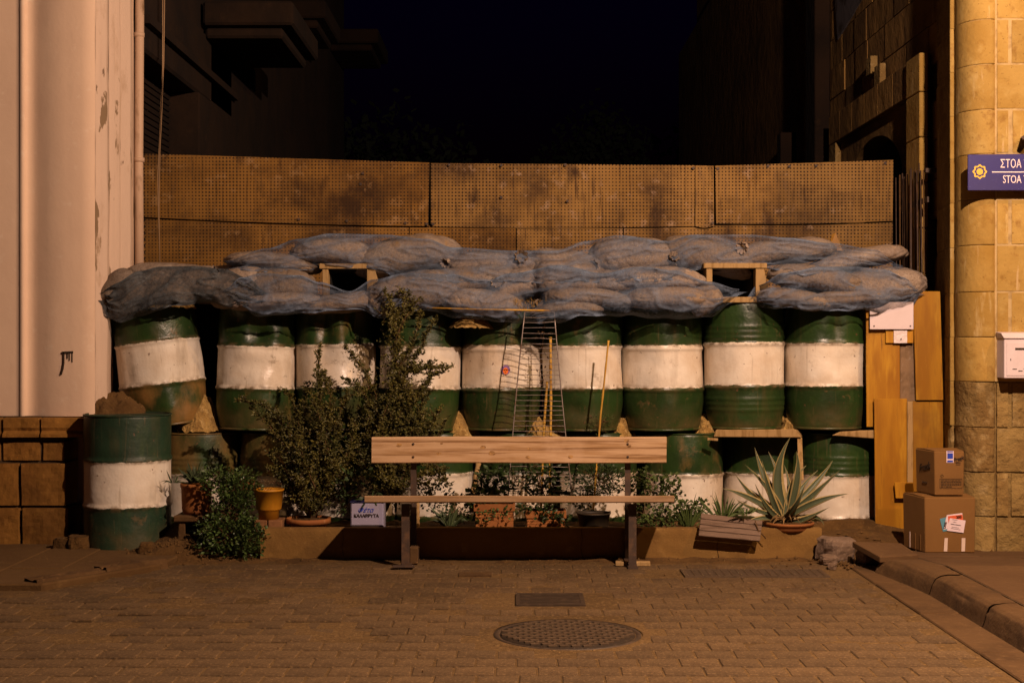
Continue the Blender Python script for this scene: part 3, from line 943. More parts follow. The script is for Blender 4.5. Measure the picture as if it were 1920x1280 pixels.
# side wall stones, receding along the lane
nb = 0
for k in range(5, 20):
    z0 = -.03 + k * .2855
    if z0 > 5.2:
        break
    y = 10.0 + (k % 2) * .22
    while y < 13.7:
        ln_ = random.choice((.42, .5, .58))
        y1 = min(y + ln_, 13.75)
        if not (z0 < 3.2 and 10.45 < (y + y1) / 2 < 13.2):
            b = MB().b2(3.075 + random.uniform(-.006, .006), 3.14, y + .004, y1 - .004, z0 + .004, z0 + .2815)
            part('stone_block', b, 'sanddark', sb)
            nb += 1
        y = y1
sur = [(10.35, 10.70, z * .33 + 1.2, z * .33 + 1.524) for z in range(7)]
for (y0, y1, z0, z1) in sur:
    part('surround_stone', MB().b2(2.965, 3.028, y0, y1, z0, min(z1, 3.46)), 'sand', sb, bev=.006)
for k in range(6):
    part('hood_stone', MB().b2(2.985, 3.10, 10.704 + k * .45, 10.704 + k * .45 + .446, 3.20, 3.46), 'sanddark', sb, bev=.006)
part('surround_stone', MB().b2(2.985, 3.10, 13.13, 13.4, 1.2, 3.196), 'sandrough', sb, bev=.006)
part('stepped_stone', MB().b2(3.0, 3.05, 11.60, 11.78, 3.463, 3.63), 'sandrough', sb, bev=.004)
part('stepped_stone', MB().b2(3.0, 3.06, 11.90, 12.06, 3.60, 3.75), 'sandrough', sb, bev=.004)
part('stepped_stone', MB().b2(3.01, 3.10, 11.79, 11.89, 3.463, 3.55), 'sanddark', sb)
ar = MB()      # arched tympanum set back in the doorway
av, af = [], []
NA = 24
for i in range(NA + 1):
    t = i / NA
    yy = 11.0 + 1.9 * t
    za = 2.45 + .62 * math.sqrt(max(0, 1 - (2 * t - 1) ** 2)) ** .8
    av += [(3.035, yy, za), (3.035, yy, 3.2), (3.30, yy, za)]
for i in range(NA):
    a = i * 3
    af += [(a, a + 1, a + 4, a + 3), (a, a + 3, a + 5, a + 2)]
ar.add(av, af)
ar.b2(3.035, 3.3, 10.7, 11.0, 0, 3.2).b2(3.035, 3.3, 12.9, 13.13, 0, 3.2)
part('arch', ar, 'sanddark', sb)
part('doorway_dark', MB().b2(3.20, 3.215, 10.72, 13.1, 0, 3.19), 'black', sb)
part('far_pilaster', MB().b2(2.93, 3.08, 13.76, 14.2, -.05, 7), 'dimwall', sb, bev=.01)
part('plaster_patch', MB().add([(3.066, 11.9, 4.45), (3.066, 13.4, 4.2), (3.066, 13.6, 4.9), (3.066, 12.2, 4.95), (3.09, 11.9, 4.45), (3.09, 13.4, 4.2), (3.09, 13.6, 4.9), (3.09, 12.2, 4.95)],
                               [(0, 1, 2, 3), (0, 4, 5, 1), (3, 2, 6, 7), (0, 3, 7, 4)]), 'pale', sb)
fb = thing('far_house', 'second dark stone house further down the lane with a broken cornice', 'building', (3.6, 17, 0))
part('wall', MB().b2(3.05, 8, 15.2, 26, -.05, 6.6), 'sanddark', fb)
part('broken_pier', MB().b2(2.92, 3.05, 15.2, 15.5, 0, 2.9).b2(2.88, 3.06, 15.25, 15.45, 3.05, 3.6).tube([(2.9, 15.3, 0), (2.9, 15.3, 3.0)], .012, 6), 'dimwall', fb, bev=.02)
# folded iron gate
ig = thing('iron_gate', 'rusty iron bar gate folded back against the side of the stone house', 'gate', (2.95, 10.2, 0))
for k in range(15):
    y = 10.14 + k * .05
    lean = random.uniform(-.02, .02)
    hgt = 2.60 + random.uniform(-.03, .05)
    part('bar', MB().tube([(2.945 + lean, y, 1.0), (2.93 + lean * .3, y + random.uniform(-.01, .01), hgt)], random.choice((.005, .006, .008)), 8), 'rusty' if k % 4 else 'kerb', ig)
for z in (1.3, 2.35):
    part('cross_bar', MB().b2(2.955, 2.967, 10.12, 10.86, z, z + .04), 'rusty', ig)
part('bracket', MB().b2(2.95, 3.03, 10.14, 10.18, 2.565, 2.595), 'rusty', ig)

# distant dark trees against the night sky
rnd = random.Random(11)
for (cx, cy, cz_, rx, rz, lab, nn) in ((-3.2, 30, 3.6, 3.4, 2.8, 'wide dark tree crown left of the gap of night sky', 1500), (2.1, 34, 4.6, 1.6, 2.4, 'narrow dark tree crown in the middle of the gap of sky', 900),
                                       (6.0, 32, 4.8, 2.6, 3.6, 'tall dark tree crown against the far stone house', 1500)):
    t = thing('tree', lab, 'tree', (cx, cy, 0), 'trees far down the lane')
    part('trunk', MB().tube([(cx, cy, -.02), (cx + .1, cy, cz_ * .5), (cx, cy, cz_)], [.2, .15, .08], 8), 'twig', t)
    lf = MB()
    for i in range(nn * 4):
        d = Vector((rnd.gauss(0, 1), rnd.gauss(0, 1), rnd.gauss(0, 1))).normalized() * (rnd.random() ** .4)
        lump = 1 + .35 * nv((d.x * 2, d.y * 2, d.z * 2), 1, cx)
        c = Vector((cx, cy, cz_)) + Vector((d.x * rx, d.y * rx, d.z * rz)) * lump
        s = .085
        a = Vector((rnd.uniform(-1, 1), rnd.uniform(-.4, .4), rnd.uniform(-1, 1))) * s
        q = Vector((rnd.uniform(-1, 1), rnd.uniform(-.4, .4), rnd.uniform(-1, 1))) * s
        lf.add([c - a, c + q, c + a, c - q], [(0, 1, 2, 3)])
    part('crown', lf, 'tree', t)

# ------------------------------------------------------------------ perforated board fence
fn_ = thing('board_fence', 'tall fence of stained perforated boards across the lane behind the drums', 'fence', (0, 10.95, 0))
PAN = [((268, 288), (805, 305), (803, 424), (268, 407)), ((808, 306), (1303, 310), (1302, 424), (808, 425)), ((1304, 310.5), (1338, 311), (1339, 424), (1304, 424)),
       ((1341, 311), (1675, 300), (1674, 414), (1343, 419)),
       ((268, 410), (767, 422), (767, 700), (268, 700)), ((768.5, 422), (967, 428), (967, 700), (768.5, 700)), ((969, 428), (1168, 426), (1168, 700), (969, 700)), ((1170, 426), (1674, 417), (1673, 700), (1170, 700))]
for i, (a, b_, c, d) in enumerate(PAN):
    Y = 10.9 + (.0 if i < 4 else .028) + (.012 if i in (1,) else 0)
    A, B, C, D = P(*a, Y), P(*b_, Y), P(*c, Y), P(*d, Y)
    bb = MB()

    def pf_(u, v):
        t = D.lerp(C, u).lerp(A.lerp(B, u), v)
        t.y += .006 * nv((t.x * 1.5, t.z * 3, i), 1)
        if i < 4 and v == 0:
            t.z += -.012 * math.sin(u * math.pi)
        return t
    bb.grid(pf_, 30, 8)
    o_ = len(bb.v)
    bk = Vector((0, .018, 0))
    bb.add([A, B, C, D, A + bk, B + bk, C + bk, D + bk], [(0, 1, 5, 4), (1, 2, 6, 5), (2, 3, 7, 6), (3, 0, 4, 7), (4, 5, 6, 7)], 1)
    part('perforated_panel', bb, ['board2' if i in (1, 2, 3, 6, 7) else 'board', 'boardedge'], fn_)
part('backing_rail', MB().b2(-2.8, 2.9, 10.955, 11.0, 2.15, 2.25).b2(-2.8, 2.9, 10.955, 11.0, 1.2, 1.3), 'rusty', fn_)
part('torn_flap', MB().add([P(1553, 470, 10.915), P(1580, 470, 10.90), P(1567, 436, 10.905), P(1560, 440, 10.915)], [(0, 1, 2, 3)]), 'ply', fn_)
for px, py in ((842, 309), (940, 310), (1060, 309), (800, 420), (760, 418), (812, 420), (1336, 418), (1346, 316), (1440, 311), (1530, 311), (1660, 306), (1480, 312), (650, 414), (560, 411), (1300, 315), (940, 370), (1064, 377), (680, 325), (676, 345)):
    A = P(px, py, 10.89)
    part('bolt', MB().box(A, (.018, .01, .018), (0, R(random.uniform(0, 90)), 0)), 'rusty', fn_)


# ------------------------------------------------------------------ drums
def drum(loc, r, h, style, mt, label, group, tilt=(0, 0, 0), dents=(), tap=1):
    t = thing('oil_drum', label, 'drum', loc, group)
    t.rotation_euler = tilt
    N, K = 96, 78
    h1, h2 = .33 * h, .665 * h
    prof = []
    for k in range(K + 1):
        z = h * (.012 + .976 * k / K)
        rr = r
        for hz in (h1, h2):
            rr += .0105 * math.exp(-((z - hz) / .011) ** 2)
        if style == 'ribbed':
            for q in range(3):
                for base in (h2 + .045, h1 - .155):
                    rr += .006 * math.exp(-((z - (base + q * .036)) / .011) ** 2)
        rr -= .026 * max(0, 1 - z / (.24 * h)) ** 1.6 * tap + .012 * max(0, 1 - (h - z) / (.16 * h)) ** 1.6 * tap
        if k in (0, K):
            rr -= .004
        prof.append((rr, z))
    sd_ = random.random() * 30

    def disp(a, z):
        d = 0
        fx, fz = math.cos(a), z
        for (da, dz, wa, wz, amp) in dents:
            q = (a - R(da) + math.pi) % (2 * math.pi) - math.pi
            d -= 1.5 * amp * math.exp(-(q / wa) ** 2 - ((z - dz) / wz) ** 2)
        e = min(1, min(z, h - z) / .12)
        d += .004 * e * nv((math.cos(a) * 1.6, math.sin(a) * 1.6, z * 3.2), 1, sd_) * (1 + 2.4 * bool(dents)) + .0016 * e * nv((math.cos(a) * 4, math.sin(a) * 4, z * 11), 1, sd_)
        return d
    m = DM[mt]

    def mk(b):
        return b
    bd = MB().lathe(prof, loc, N, disp=disp)
    part('body', bd, m, t)
    for z, s in ((0, 1), (h, -1)):
        b = MB()
        zz = z + s * .006
        r0_ = r
        r = r0_ - (.026 if s > 0 else .012) * tap
        ring = [(r - .004, zz + .010 * s), (r + .005, zz + .008 * s), (r + .008, zz), (r + .005, zz - .007), (r - .003, zz - .007), (r - .006, zz + .004)]
        b.lathe(ring + [ring[0]], loc, 72)
        part('rim', b, m, t)
        r = r0_
    b = MB().lathe([(r - .004 - .012 * tap, h - .012), (.001, h - .010)], loc, 48)
    part('lid', b, m, t)
    return t


FR = -90  # angle of the side that faces the road
UP = 'upper row of striped drums'
LO = 'lower row of striped drums'
zb = .752
ups = [
    # cx, Yc, radius, height, style, material, tilt(x,y,z), dents, label
    (297, 9.90, .286, .86, 'plain', 4, (0, R(-7.0), 0), [(FR + 50, .30, .5, .16, .02), (FR - 20, .1, .5, .1, .02)], 'tilted dusty drum at the far left end of the upper row'),
    (481, 9.90, .276, .86, 'plain', 1, (R(-1), R(1.2), 0), [(FR + 8, .66, .35, .10, .040), (FR - 30, .75, .3, .08, .03), (FR + 35, .78, .3, .06, .03), (FR, .45, .5, .08, .02)], 'crumpled drum with dented top, second in the upper row'),
    (631, 9.92, .276, .87, 'plain', 1, (0, R(-.6), 0), [(FR - 10, .72, .25, .18, .05), (FR + 40, .70, .3, .15, .035), (FR + 20, .45, .5, .08, .015)], 'dented drum behind the tip of the left bush'),
    (786, 9.88, .276, .86, 'plain', 0, (0, R(1.0), 0), [(FR + 10, .72, .5, .12, .012)], 'drum half hidden by the taller right bush'),
    (939, 9.92, .272, .83, 'plain', 1, (0, 0, 0), [(FR + 40, .2, .4, .08, .012), (FR - 40, .72, .3, .06, .012)], 'drum bearing a small round face sticker'),
    (1092, 9.88, .274, .86, 'plain', 0, (0, 0, 0), [(FR + 25, .70, .35, .07, .014), (FR - 15, .15, .4, .06, .010)], 'drum behind the two yellow canes'),
    (1243, 9.90, .276, .84, 'plain', 0, (0, R(-.4), 0), [(FR - 25, .46, .4, .07, .007), (FR + 30, .2, .25, .06, .009)], 'smooth drum right of the leaning cane, above the bench end'),
    (1396, 9.88, .274, .87, 'ribbed', 0, (0, R(-.5), 0), [], 'ribbed drum under the right loophole'),
    (1547, 9.86, .272, .88, 'plain', 0, (0, 0, 0), [(FR + 5, .70, .18, .12, .016), (FR + 20, .45, .5, .08, .010)], 'wrinkled drum next to the plywood boards'),
]
for (cx, Yc, r, h, stl, mt, tl, dn, lab) in ups:
    zz = zb + (.012 if cx in (1396, 1547) else 0) + (.03 if cx == 297 else 0)
    drum(Vector((X(cx + (18 if cx == 297 else 0), Yc), Yc, zz)), r, h, stl, mt, 'green and white striped ' + lab, UP, tl, dn)
los = [
    (376, 9.95, .268, 'ribbed', 2, 'mossy ribbed drum under the tilted one at the left'),
    (524, 9.97, .268, 'ribbed', 2, 'rusty ribbed drum behind the yellow pot'),
    (668, 9.95, .268, 'plain', 1, 'drum hidden behind the left bush'),
    (816, 9.98, .266, 'plain', 1, 'shaded drum behind the bench backrest, left'),
    (966, 9.96, .266, 'plain', 0, 'shaded drum behind the foot of the wire rack'),
    (1122, 9.97, .268, 'plain', 0, 'shaded drum behind the black plant pot'),
    (1281, 9.93, .272, 'plain', 1, 'drum with flaking white band right of the backrest'),
    (1427, 10.06, .268, 'plain', 1, 'drum set back behind the agave'),
    (1570, 9.93, .262, 'ribbed', 0, 'ribbed drum half buried beside the boulder'),
]
for (cx, Yc, r, stl, mt, lab) in los:
    drum(Vector((X(cx, Yc), Yc, -.135)), r, .872, stl, mt, 'green and white ' + lab, LO)
drum(Vector((X(239.5, 9.31), 9.31, .008)), .278, .885, 'plain', 3, 'green and white striped drum standing alone on the pavement at the left', 'free standing drum', tap=.15)
tp = MB()  # added black sheet that stands in for the shade in the drum gaps


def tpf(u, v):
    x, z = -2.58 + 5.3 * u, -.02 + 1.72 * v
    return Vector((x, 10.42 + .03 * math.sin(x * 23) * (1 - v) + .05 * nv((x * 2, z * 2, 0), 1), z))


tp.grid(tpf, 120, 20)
solo('gap_shade_sheet', tp, 'black', 'black sheet added behind the drums to darken the gaps between them', 'gap_shade_sheet')
# round sticker on one drum
sx, sz = X(948, 9.64), Z(693, 9.64)
stk = thing('sticker', 'small round purple and orange sticker on the white band of a drum', 'sticker', (sx, 9.637, sz))


def disc(r, y, dx=0, dz=0, sx_=1, sz_=1, n=20, w=0):
    vs = [(sx + dx, 9.646 - y, sz + dz)]
    for k in range(n):
        a = 2 * math.pi * k / n
        rr = r * (1 + (w if k % 2 else 0))
        vs.append((sx + dx + rr * sx_ * math.cos(a), 9.646 - y + (sx + dx + rr * math.cos(a) - X(939, 9.92)) ** 2 * 1.8 * 0, sz + dz + rr * sz_ * math.sin(a)))
    return MB().add(vs, [(0, k + 1, (k + 1) % n + 1) for k in range(n)])


M['purple'] = mat("purple_print", (.22, .12, .30), .6, [(60, (.40, .22, .34), .45, .6)])
M['orange'] = mat("orange_print", (.80, .17, .02), .6)
part('backing', disc(.030, .001, w=.15, n=24), 'purple', stk)
part('centre', disc(.019, .003, 0, -.008, .95, 1.15), 'orange', stk)
for dx, dz in ((-.008, -.003), (.006, -.003), (-.001, -.017)):
    part('mark', disc(.0032, .005, dx, dz, 1.2, .8, 8), 'ink', stk)

# sand and earth spilling between the drums
for (px, py, w, h_, Y, lab) in ((376, 803, 66, 58, 9.94, 'orange earth spilled between the two leftmost drums'), (862, 818, 56, 58, 9.98, 'straw coloured earth heaped beside the tall right bush'),
                                (1020, 818, 70, 34, 9.92, 'heap of earth at the foot of the canes'), (1162, 812, 36, 38, 9.98, 'small earth heap under the smooth drum edge'),
                                (1318, 808, 40, 34, 9.98, 'earth wedge left of the ribbed upper drum'), (1471, 806, 24, 32, 9.98, 'thin earth wedge left of the wrinkled drum'),
                                (205, 782, 90, 46, 9.58, 'grey rubble heap piled behind the free standing drum'), (318, 575, 60, 34, 9.72, 'lump of dry earth on top of the tilted drum'),
                                (880, 612, 50, 26, 9.72, 'broken brick lump beneath the sandbags')):
    b = MB()
    c = P(px, py, Y)
    wx, hz = w * Y / F, h_ * Y / F

    def hp(u, v):
        a = -math.pi + 2 * math.pi * u
        rr = v
        k = 1 + .35 * nv((math.cos(a) * 1.5, math.sin(a) * 1.5, v * 2), 1, px)
        x = math.cos(a) * wx * .80 * rr * k + .03 * nv((px, rr * 3, 0), 1)
        y = math.sin(a) * .24 * rr
        z = hz * (1 - rr ** 2.6) * (1 + .45 * nv((x * 7, y * 7, px), 1)) + .016 * nv((x, y, px), 30) + .010 * nv((x, y, px), 75)
        return c + Vector((x, y, z - .01))
    b.grid(hp, 72, 30, smooth=False)
    o = solo('earth_heap', b, 'straw' if px not in (205,) else 'dust', lab, 'earth heap', loc=c)
    if px == 205:
        o.location.z += 0

# ------------------------------------------------------------------ sandbags
ALLV, ALLF = [], []
BG = 'sandbags piled on the drums'


def bag(px, py, w, h_, tilt, Y, lab, D=.40, pinch=(1, 1), sag=.0, m='burlap'):
    c = P(px, py, Y)
    L, Hh = w * Y / F * 1.10, h_ * Y / F * 1.12
    sd_ = px * .013 + py * .07
    rm = Matrix.Rotation(-R(tilt), 3, 'Y')
    b = MB()

    def fnb(u, v):
        s = -1 + 2 * v
        e = (1 - abs(s) ** 3.4) ** (1 / 2.0)
        a = 2 * math.pi * u
        cs, sn = math.cos(a), math.sin(a)
        q = (abs(cs) ** 2.5 + abs(sn) ** 2.5) ** (-1 / 2.5)
        x = s * L / 2
        y = cs * q * e * D / 2
        z = sn * q * e * Hh / 2
        if z < 0:
            z *= .86
        end = abs(s) ** 2.2
        wx = x + .05 * nv((x * 4, y * 4, z * 6), 1, sd_ + 2)
        n1 = nv((x * 3.0, y * 3.0, z * 3.5), 1, sd_)
        # pleats that run along the sack and gather towards its ends
        pl = 1 - abs(nv((wx * 4.5, y * 22, z * 26), 1, sd_ + 4)) * 2.4
        # slack creases across the belly
        cr = 1 - abs(nv((wx * 9 + z * 7, y * 3, z * 6 - wx * 3), 1, sd_ + 8)) * 3.2
        d = .022 * n1 - (.0008 + .018 * end) * max(0, pl) - .006 * max(0, cr) ** 2 + .0015 * nv((x * 22, y * 22, z * 30), 1, sd_)
        r_ = math.hypot(y, z) + .02
        p = Vector((x + d * .3 * s, y * (1 + d / r_), z * (1 + d / r_)))
        p.z -= sag * s * s + .012 * nv((x * 5, 0, 0), 1, sd_)
        return c + rm @ p
    b.grid(fnb, 110, 84)
    o0 = len(ALLV)
    ALLV.extend([v[:] for v in b.v])
    ALLF.extend([tuple(i + o0 for i in f) for f in b.f])
    return solo('sandbag', b, m, lab, 'sandbag', BG, loc=c)


LOWB = [  # lower course
    (232, 556, 90, 78, 38, 9.62, 'slumped sandbag drooping over the far left edge beside the pilaster'),
    (335, 528, 190, 58, -6, 9.66, 'dark long sandbag above the tilted drum'),
    (300, 558, 130, 44, 6, 9.62, 'flattened sandbag resting directly on the tilted drum'),
    (452, 545, 110, 72, 6, 9.70, 'crumpled sandbag with torn gathered neck above the second drum'),
    (520, 540, 138, 62, 2, 9.70, 'broad sandbag left of the left loophole'),
    (520, 570, 170, 30, 3, 9.62, 'thin folded sandbag hem hanging above the second drum'),
    (645, 572, 150, 34, 8, 9.66, 'sandbag below the left loophole'),
    (770, 553, 165, 72, 10, 9.58, 'big bulging sandbag directly above the tall right bush'),
    (855, 533, 220, 48, 8, 9.70, 'smooth long sandbag above the bulging one'),
    (905, 570, 140, 42, -6, 9.56, 'small sandbag with dry grass on it'),
    (965, 540, 110, 52, 14, 9.68, 'wrinkled sandbag with gathered folds at the centre'),
    (1062, 527, 130, 62, -4, 9.64, 'plump sandbag above the wire rack'),
    (1105, 562, 160, 34, -5, 9.58, 'low flat sandbag above the canes'),
    (1062, 583, 130, 24, 3, 9.54, 'squashed sandbag sagging just behind the top of the wire rack'),
    (1150, 533, 90, 42, 0, 9.68, 'short sandbag tucked in the middle of the lower course'),
    (1228, 527, 180, 44, 0, 9.62, 'long rounded sandbag left of the right loophole'),
    (1255, 563, 160, 42, 0, 9.56, 'neat oblong sandbag above the smooth drum'),
    (1322, 566, 60, 52, 30, 9.60, 'sandbag end poking out at the right loophole'),
    (1532, 528, 172, 46, -9, 9.60, 'long flat sandbag right of the right loophole'),
    (1490, 563, 130, 30, -8, 9.60, 'low sandbag resting on the ribbed drum'),
    (1648, 541, 160, 62, 8, 9.66, 'sandbag at the right end over the plywood boards'),
    (1590, 562, 150, 34, 4, 9.62, 'low sandbag above the wrinkled drum'),
]
TOPB = [
    (512, 492, 170, 34, -6, 9.86, 'thin sandbag at the left end of the top course'),
    (625, 475, 150, 50, -3, 9.86, 'sandbag directly over the left loophole'),
    (765, 482, 190, 68, 8, 9.86, 'fat sandbag right of the left loophole in the top course'),
    (902, 498, 130, 50, 0, 9.86, 'rounded sandbag left of centre in the top course'),
    (975, 500, 80, 42, -10, 9.86, 'small knotted sandbag at the centre of the top course'),
    (1065, 500, 150, 56, -10, 9.86, 'sloping sandbag right of centre in the top course'),
    (1188, 483, 160, 66, -2, 9.86, 'highest domed sandbag left of the right loophole'),
    (1328, 482, 175, 62, -14, 9.86, 'leaning sandbag over the left side of the right loophole'),
    (1465, 474, 190, 46, 7, 9.88, 'long sandbag over the right side of the right loophole'),
    (1600, 489, 190, 38, 12, 9.88, 'tapering sandbag at the right end of the top course'),
]
for i, (px, py, w, h_, tl, Y, lab) in enumerate(LOWB):
    bag(px, py - 4, w, h_, tl, Y, lab, D=.36, sag=.018)
for i, (px, py, w, h_, tl, Y, lab) in enumerate(TOPB):
    bag(px, py, w, h_, tl, Y, lab, D=.42, sag=.02)
# hidden rear course that closes the wall, broken only by the two loopholes
for (px, py, w, h_, lab) in ((400, 535, 260, 70, 'dark sandbag behind the left end of the front course'), (800, 540, 130, 90, 'rear sandbag right of the left loophole'),
                             (940, 535, 190, 90, 'rear sandbag behind the centre'), (1110, 535, 190, 90, 'rear sandbag right of centre'), (1245, 535, 130, 90, 'rear sandbag left of the right loophole'),
                             (1545, 535, 150, 76, 'rear sandbag right of the right loophole'), (1640, 540, 110, 60, 'rear sandbag at the right end'), (505, 530, 130, 60, 'rear sandbag left of the left loophole')):
    bag(px, py, w, h_, 0, 10.05, lab, D=.34)
NECKS = [(838, 488, 9.66, .045, 2), (1120, 492, 9.66, .050, 5), (1262, 486, 9.64, .050, 6), (1398, 462, 9.64, .055, 8), (975, 482, 9.64, .060, 4), (402, 516, 9.54, .060, 1), (935, 536, 9.50, .060, 9), (1150, 545, 9.50, .035, 3), (1008, 566, 9.46, .035, 7)]
bags_ = [o for o in COL.objects if o.name.startswith('sandbag')]
for (px, py, Y, r, k) in NECKS:
    c = P(px, py, Y)
    par = min(bags_, key=lambda o: (o.location - c).length)
    b = MB()

    def kn(u, v):
        a = 2 * math.pi * u
        t = v
        fl = 1 + .13 * math.sin(8 * a + k) * (.3 + .7 * t) + .05 * math.sin(15 * a)
        rr = r * (.30 + .75 * abs(t - .4) ** 1.1) * fl
        d = Vector((.55 * math.cos(k * 1.9), -.75, .45 * math.sin(k * 2.3))).normalized()
        e1 = d.cross(Vector((0, 0, 1))).normalized()
        e2 = d.cross(e1)
        p = c + Vector((0, .05, 0)) + d * (t * r * .95) + (e1 * math.cos(a) + e2 * math.sin(a)) * rr
        ALLP.append(p[:])
        return p
    ALLP = []
    b.grid(kn, 54, 10)
    part('tied_neck', b, 'burlap', par)
BVH = BVHTree.FromPolygons(ALLV, ALLF)


def interp(pts, x):
    if x <= pts[0][0]:
        return pts[0][1]
    for (a, b_) in zip(pts[:-1], pts[1:]):
        if x <= b_[0]:
            t = (x - a[0]) / (b_[0] - a[0])
            t = t * t * (3 - 2 * t)
            return a[1] * (1 - t) + b_[1] * t
    return pts[-1][1]


def net(px0, px1, bot, top, lab, Yd, m='net', back=True, hole=None, layers=1):
    nu = int((px1 - px0) / 3.5)
    nvv = 34
    Y0 = 9.6
    ys = []
    xs = [px0 + (px1 - px0) * i / nu for i in range(nu + 1)]
    for j in range(nvv + 1):
        rowy = []
        for i, px in enumerate(xs):
            pb, pt = interp(bot, px), interp(top, px)
            v = j / nvv
            x, z = X(px, Y0), Z(pb + (pt - pb) * v, Y0)
            h = BVH.ray_cast(Vector((x, 8.6, z)), Vector((0, 1, 0)), 2)
            rowy.append(h[0].y if h[0] is not None else None)
        ys.append(rowy)
    for j in range(nvv + 1):
        for i in range(nu + 1):
            if ys[j][i] is None:
                ys[j][i] = Yd
    for _ in range(4):
        q = [[min(ys[max(0, j - 1)][i], ys[j][i], ys[min(nvv, j + 1)][i], ys[j][max(0, i - 1)] + .01, ys[j][min(nu, i + 1)] + .01) for i in range(nu + 1)] for j in range(nvv + 1)]
        ys = [[(q[max(0, j - 1)][i] + q[min(nvv, j + 1)][i] + q[j][max(0, i - 1)] + q[j][min(nu, i + 1)] + 2 * q[j][i]) / 6 for i in range(nu + 1)] for j in range(nvv + 1)]
    b = MB()
    NR = nvv + (5 if back else 0)
    vs = []
    for j in range(NR + 1):
        for i, px in enumerate(xs):
            jj = min(j, nvv)
            pb, pt = interp(bot, px), interp(top, px)
            pb += 5 + 5 * nv((px * .03, 2, 0), 1)
            yy = ys[jj][i]
            x, z = X(px, Y0), Z(pb + (pt - pb) * jj / nvv, Y0)
            fold = nv((px * .012 + jj * .06, jj * .16 - px * .004, px0), 1)
            rid = abs(nv((px * .010 + jj * .05, jj * .10 - px * .006, px0 + 4), 1))
            rid2 = abs(nv((px * .035 - jj * .05, jj * .12 + px * .02, px0 + 9), 1))
            yy -= .008 + .010 * fold + .020 * max(0, .10 - rid) / .10 + .012 * max(0, .08 - rid2) / .08
            if jj < 3:
                yy += .01 * (3 - jj) / 3 - .03 * nv((px * .06, jj * .3, 7), 1)
            if j > nvv:
                t = (j - nvv) / 5
                yy += .30 * t
                z += .012 * math.sin(t * math.pi) - .03 * t
            # keep the line through the eye honest: points sit at their own depth
            x += .10 * nv((jj * .22, px0, 3), 1) * (math.exp(-i / 8) + math.exp(-(nu - i) / 8))
            k = yy / Y0
            vs.append(Vector((x * k, yy, H + (z - H) * k)))
    fs = []
    for j in range(NR):
        for i in range(nu):
            if hole and hole((xs[i] + xs[i + 1]) / 2, j / nvv):
                continue
            a = j * (nu + 1) + i
            fs.append((a, a + 1, a + nu + 2, a + nu + 1))
    b.add(vs, fs, 0, True)
    o = solo('shade_net', b, m, lab, 'netting')
    at = o.data.attributes.new('dens', 'FLOAT', 'POINT')
    vals = []
    for j in range(NR + 1):
        for i in range(nu + 1):
            e = max(0, 1 - j / 4.5) * .55 + max(0, 1 - abs(j - nvv) / 3.0) * .35
            e += .34 * max(0, 1 - 3.2 * abs(nv((xs[i] * .010 + j * .05, j * .10 - xs[i] * .006, px0 + 4), 1)))
            vals.append(e)
    at.data.foreach_set('value', vals)
    return o


net(425, 1385, [(425, 548), (452, 572), (485, 588), (520, 586), (600, 580), (660, 574), (720, 592), (790, 577), (860, 590), (960, 601), (1040, 600), (1110, 586), (1180, 588), (1260, 594), (1330, 590), (1370, 565), (1385, 550)],
    [(425, 540), (452, 520), (490, 512), (560, 516), (600, 529), (655, 546), (700, 524), (760, 512), (850, 514), (900, 529), (960, 512), (1050, 497), (1130, 512), (1200, 500), (1260, 506), (1330, 528), (1385, 542)],
    'long translucent blue grey net draped over the lower sandbags, left of the right loophole', 9.62)
net(196, 500, [(196, 560), (205, 592), (225, 600), (262, 588), (330, 568), (400, 562), (440, 572), (500, 560)],
    [(196, 548), (212, 530), (262, 508), (300, 500), (360, 499), (420, 504), (460, 520), (500, 552)], 'dark torn net wrapped round the slumped sandbags at the far left', 9.66, 'netdark')
net(1402, 1726, [(1402, 574), (1440, 572), (1540, 577), (1620, 578), (1690, 583), (1705, 574), (1718, 552), (1726, 548)],
    [(1402, 566), (1425, 535), (1470, 512), (1540, 500), (1600, 500), (1660, 505), (1700, 520), (1726, 545)], 'blue grey net over the lower sandbags right of the right loophole', 9.64)
net(424, 1692, [(424, 503), (520, 507), (600, 498), (700, 500), (760, 520), (850, 524), (950, 526), (1050, 524), (1150, 522), (1250, 522), (1318, 500), (1330, 497), (1435, 498), (1500, 510), (1600, 508), (1692, 510)],
    [(424, 490), (500, 466), (560, 448), (620, 438), (720, 440), (800, 448), (850, 464), (960, 470), (1040, 470), (1100, 452), (1160, 441), (1250, 452), (1300, 440), (1400, 440), (1480, 446), (1560, 456), (1640, 468), (1692, 496)],
    'blue grey net stretched along the top course of sandbags over both loopholes', 9.80)


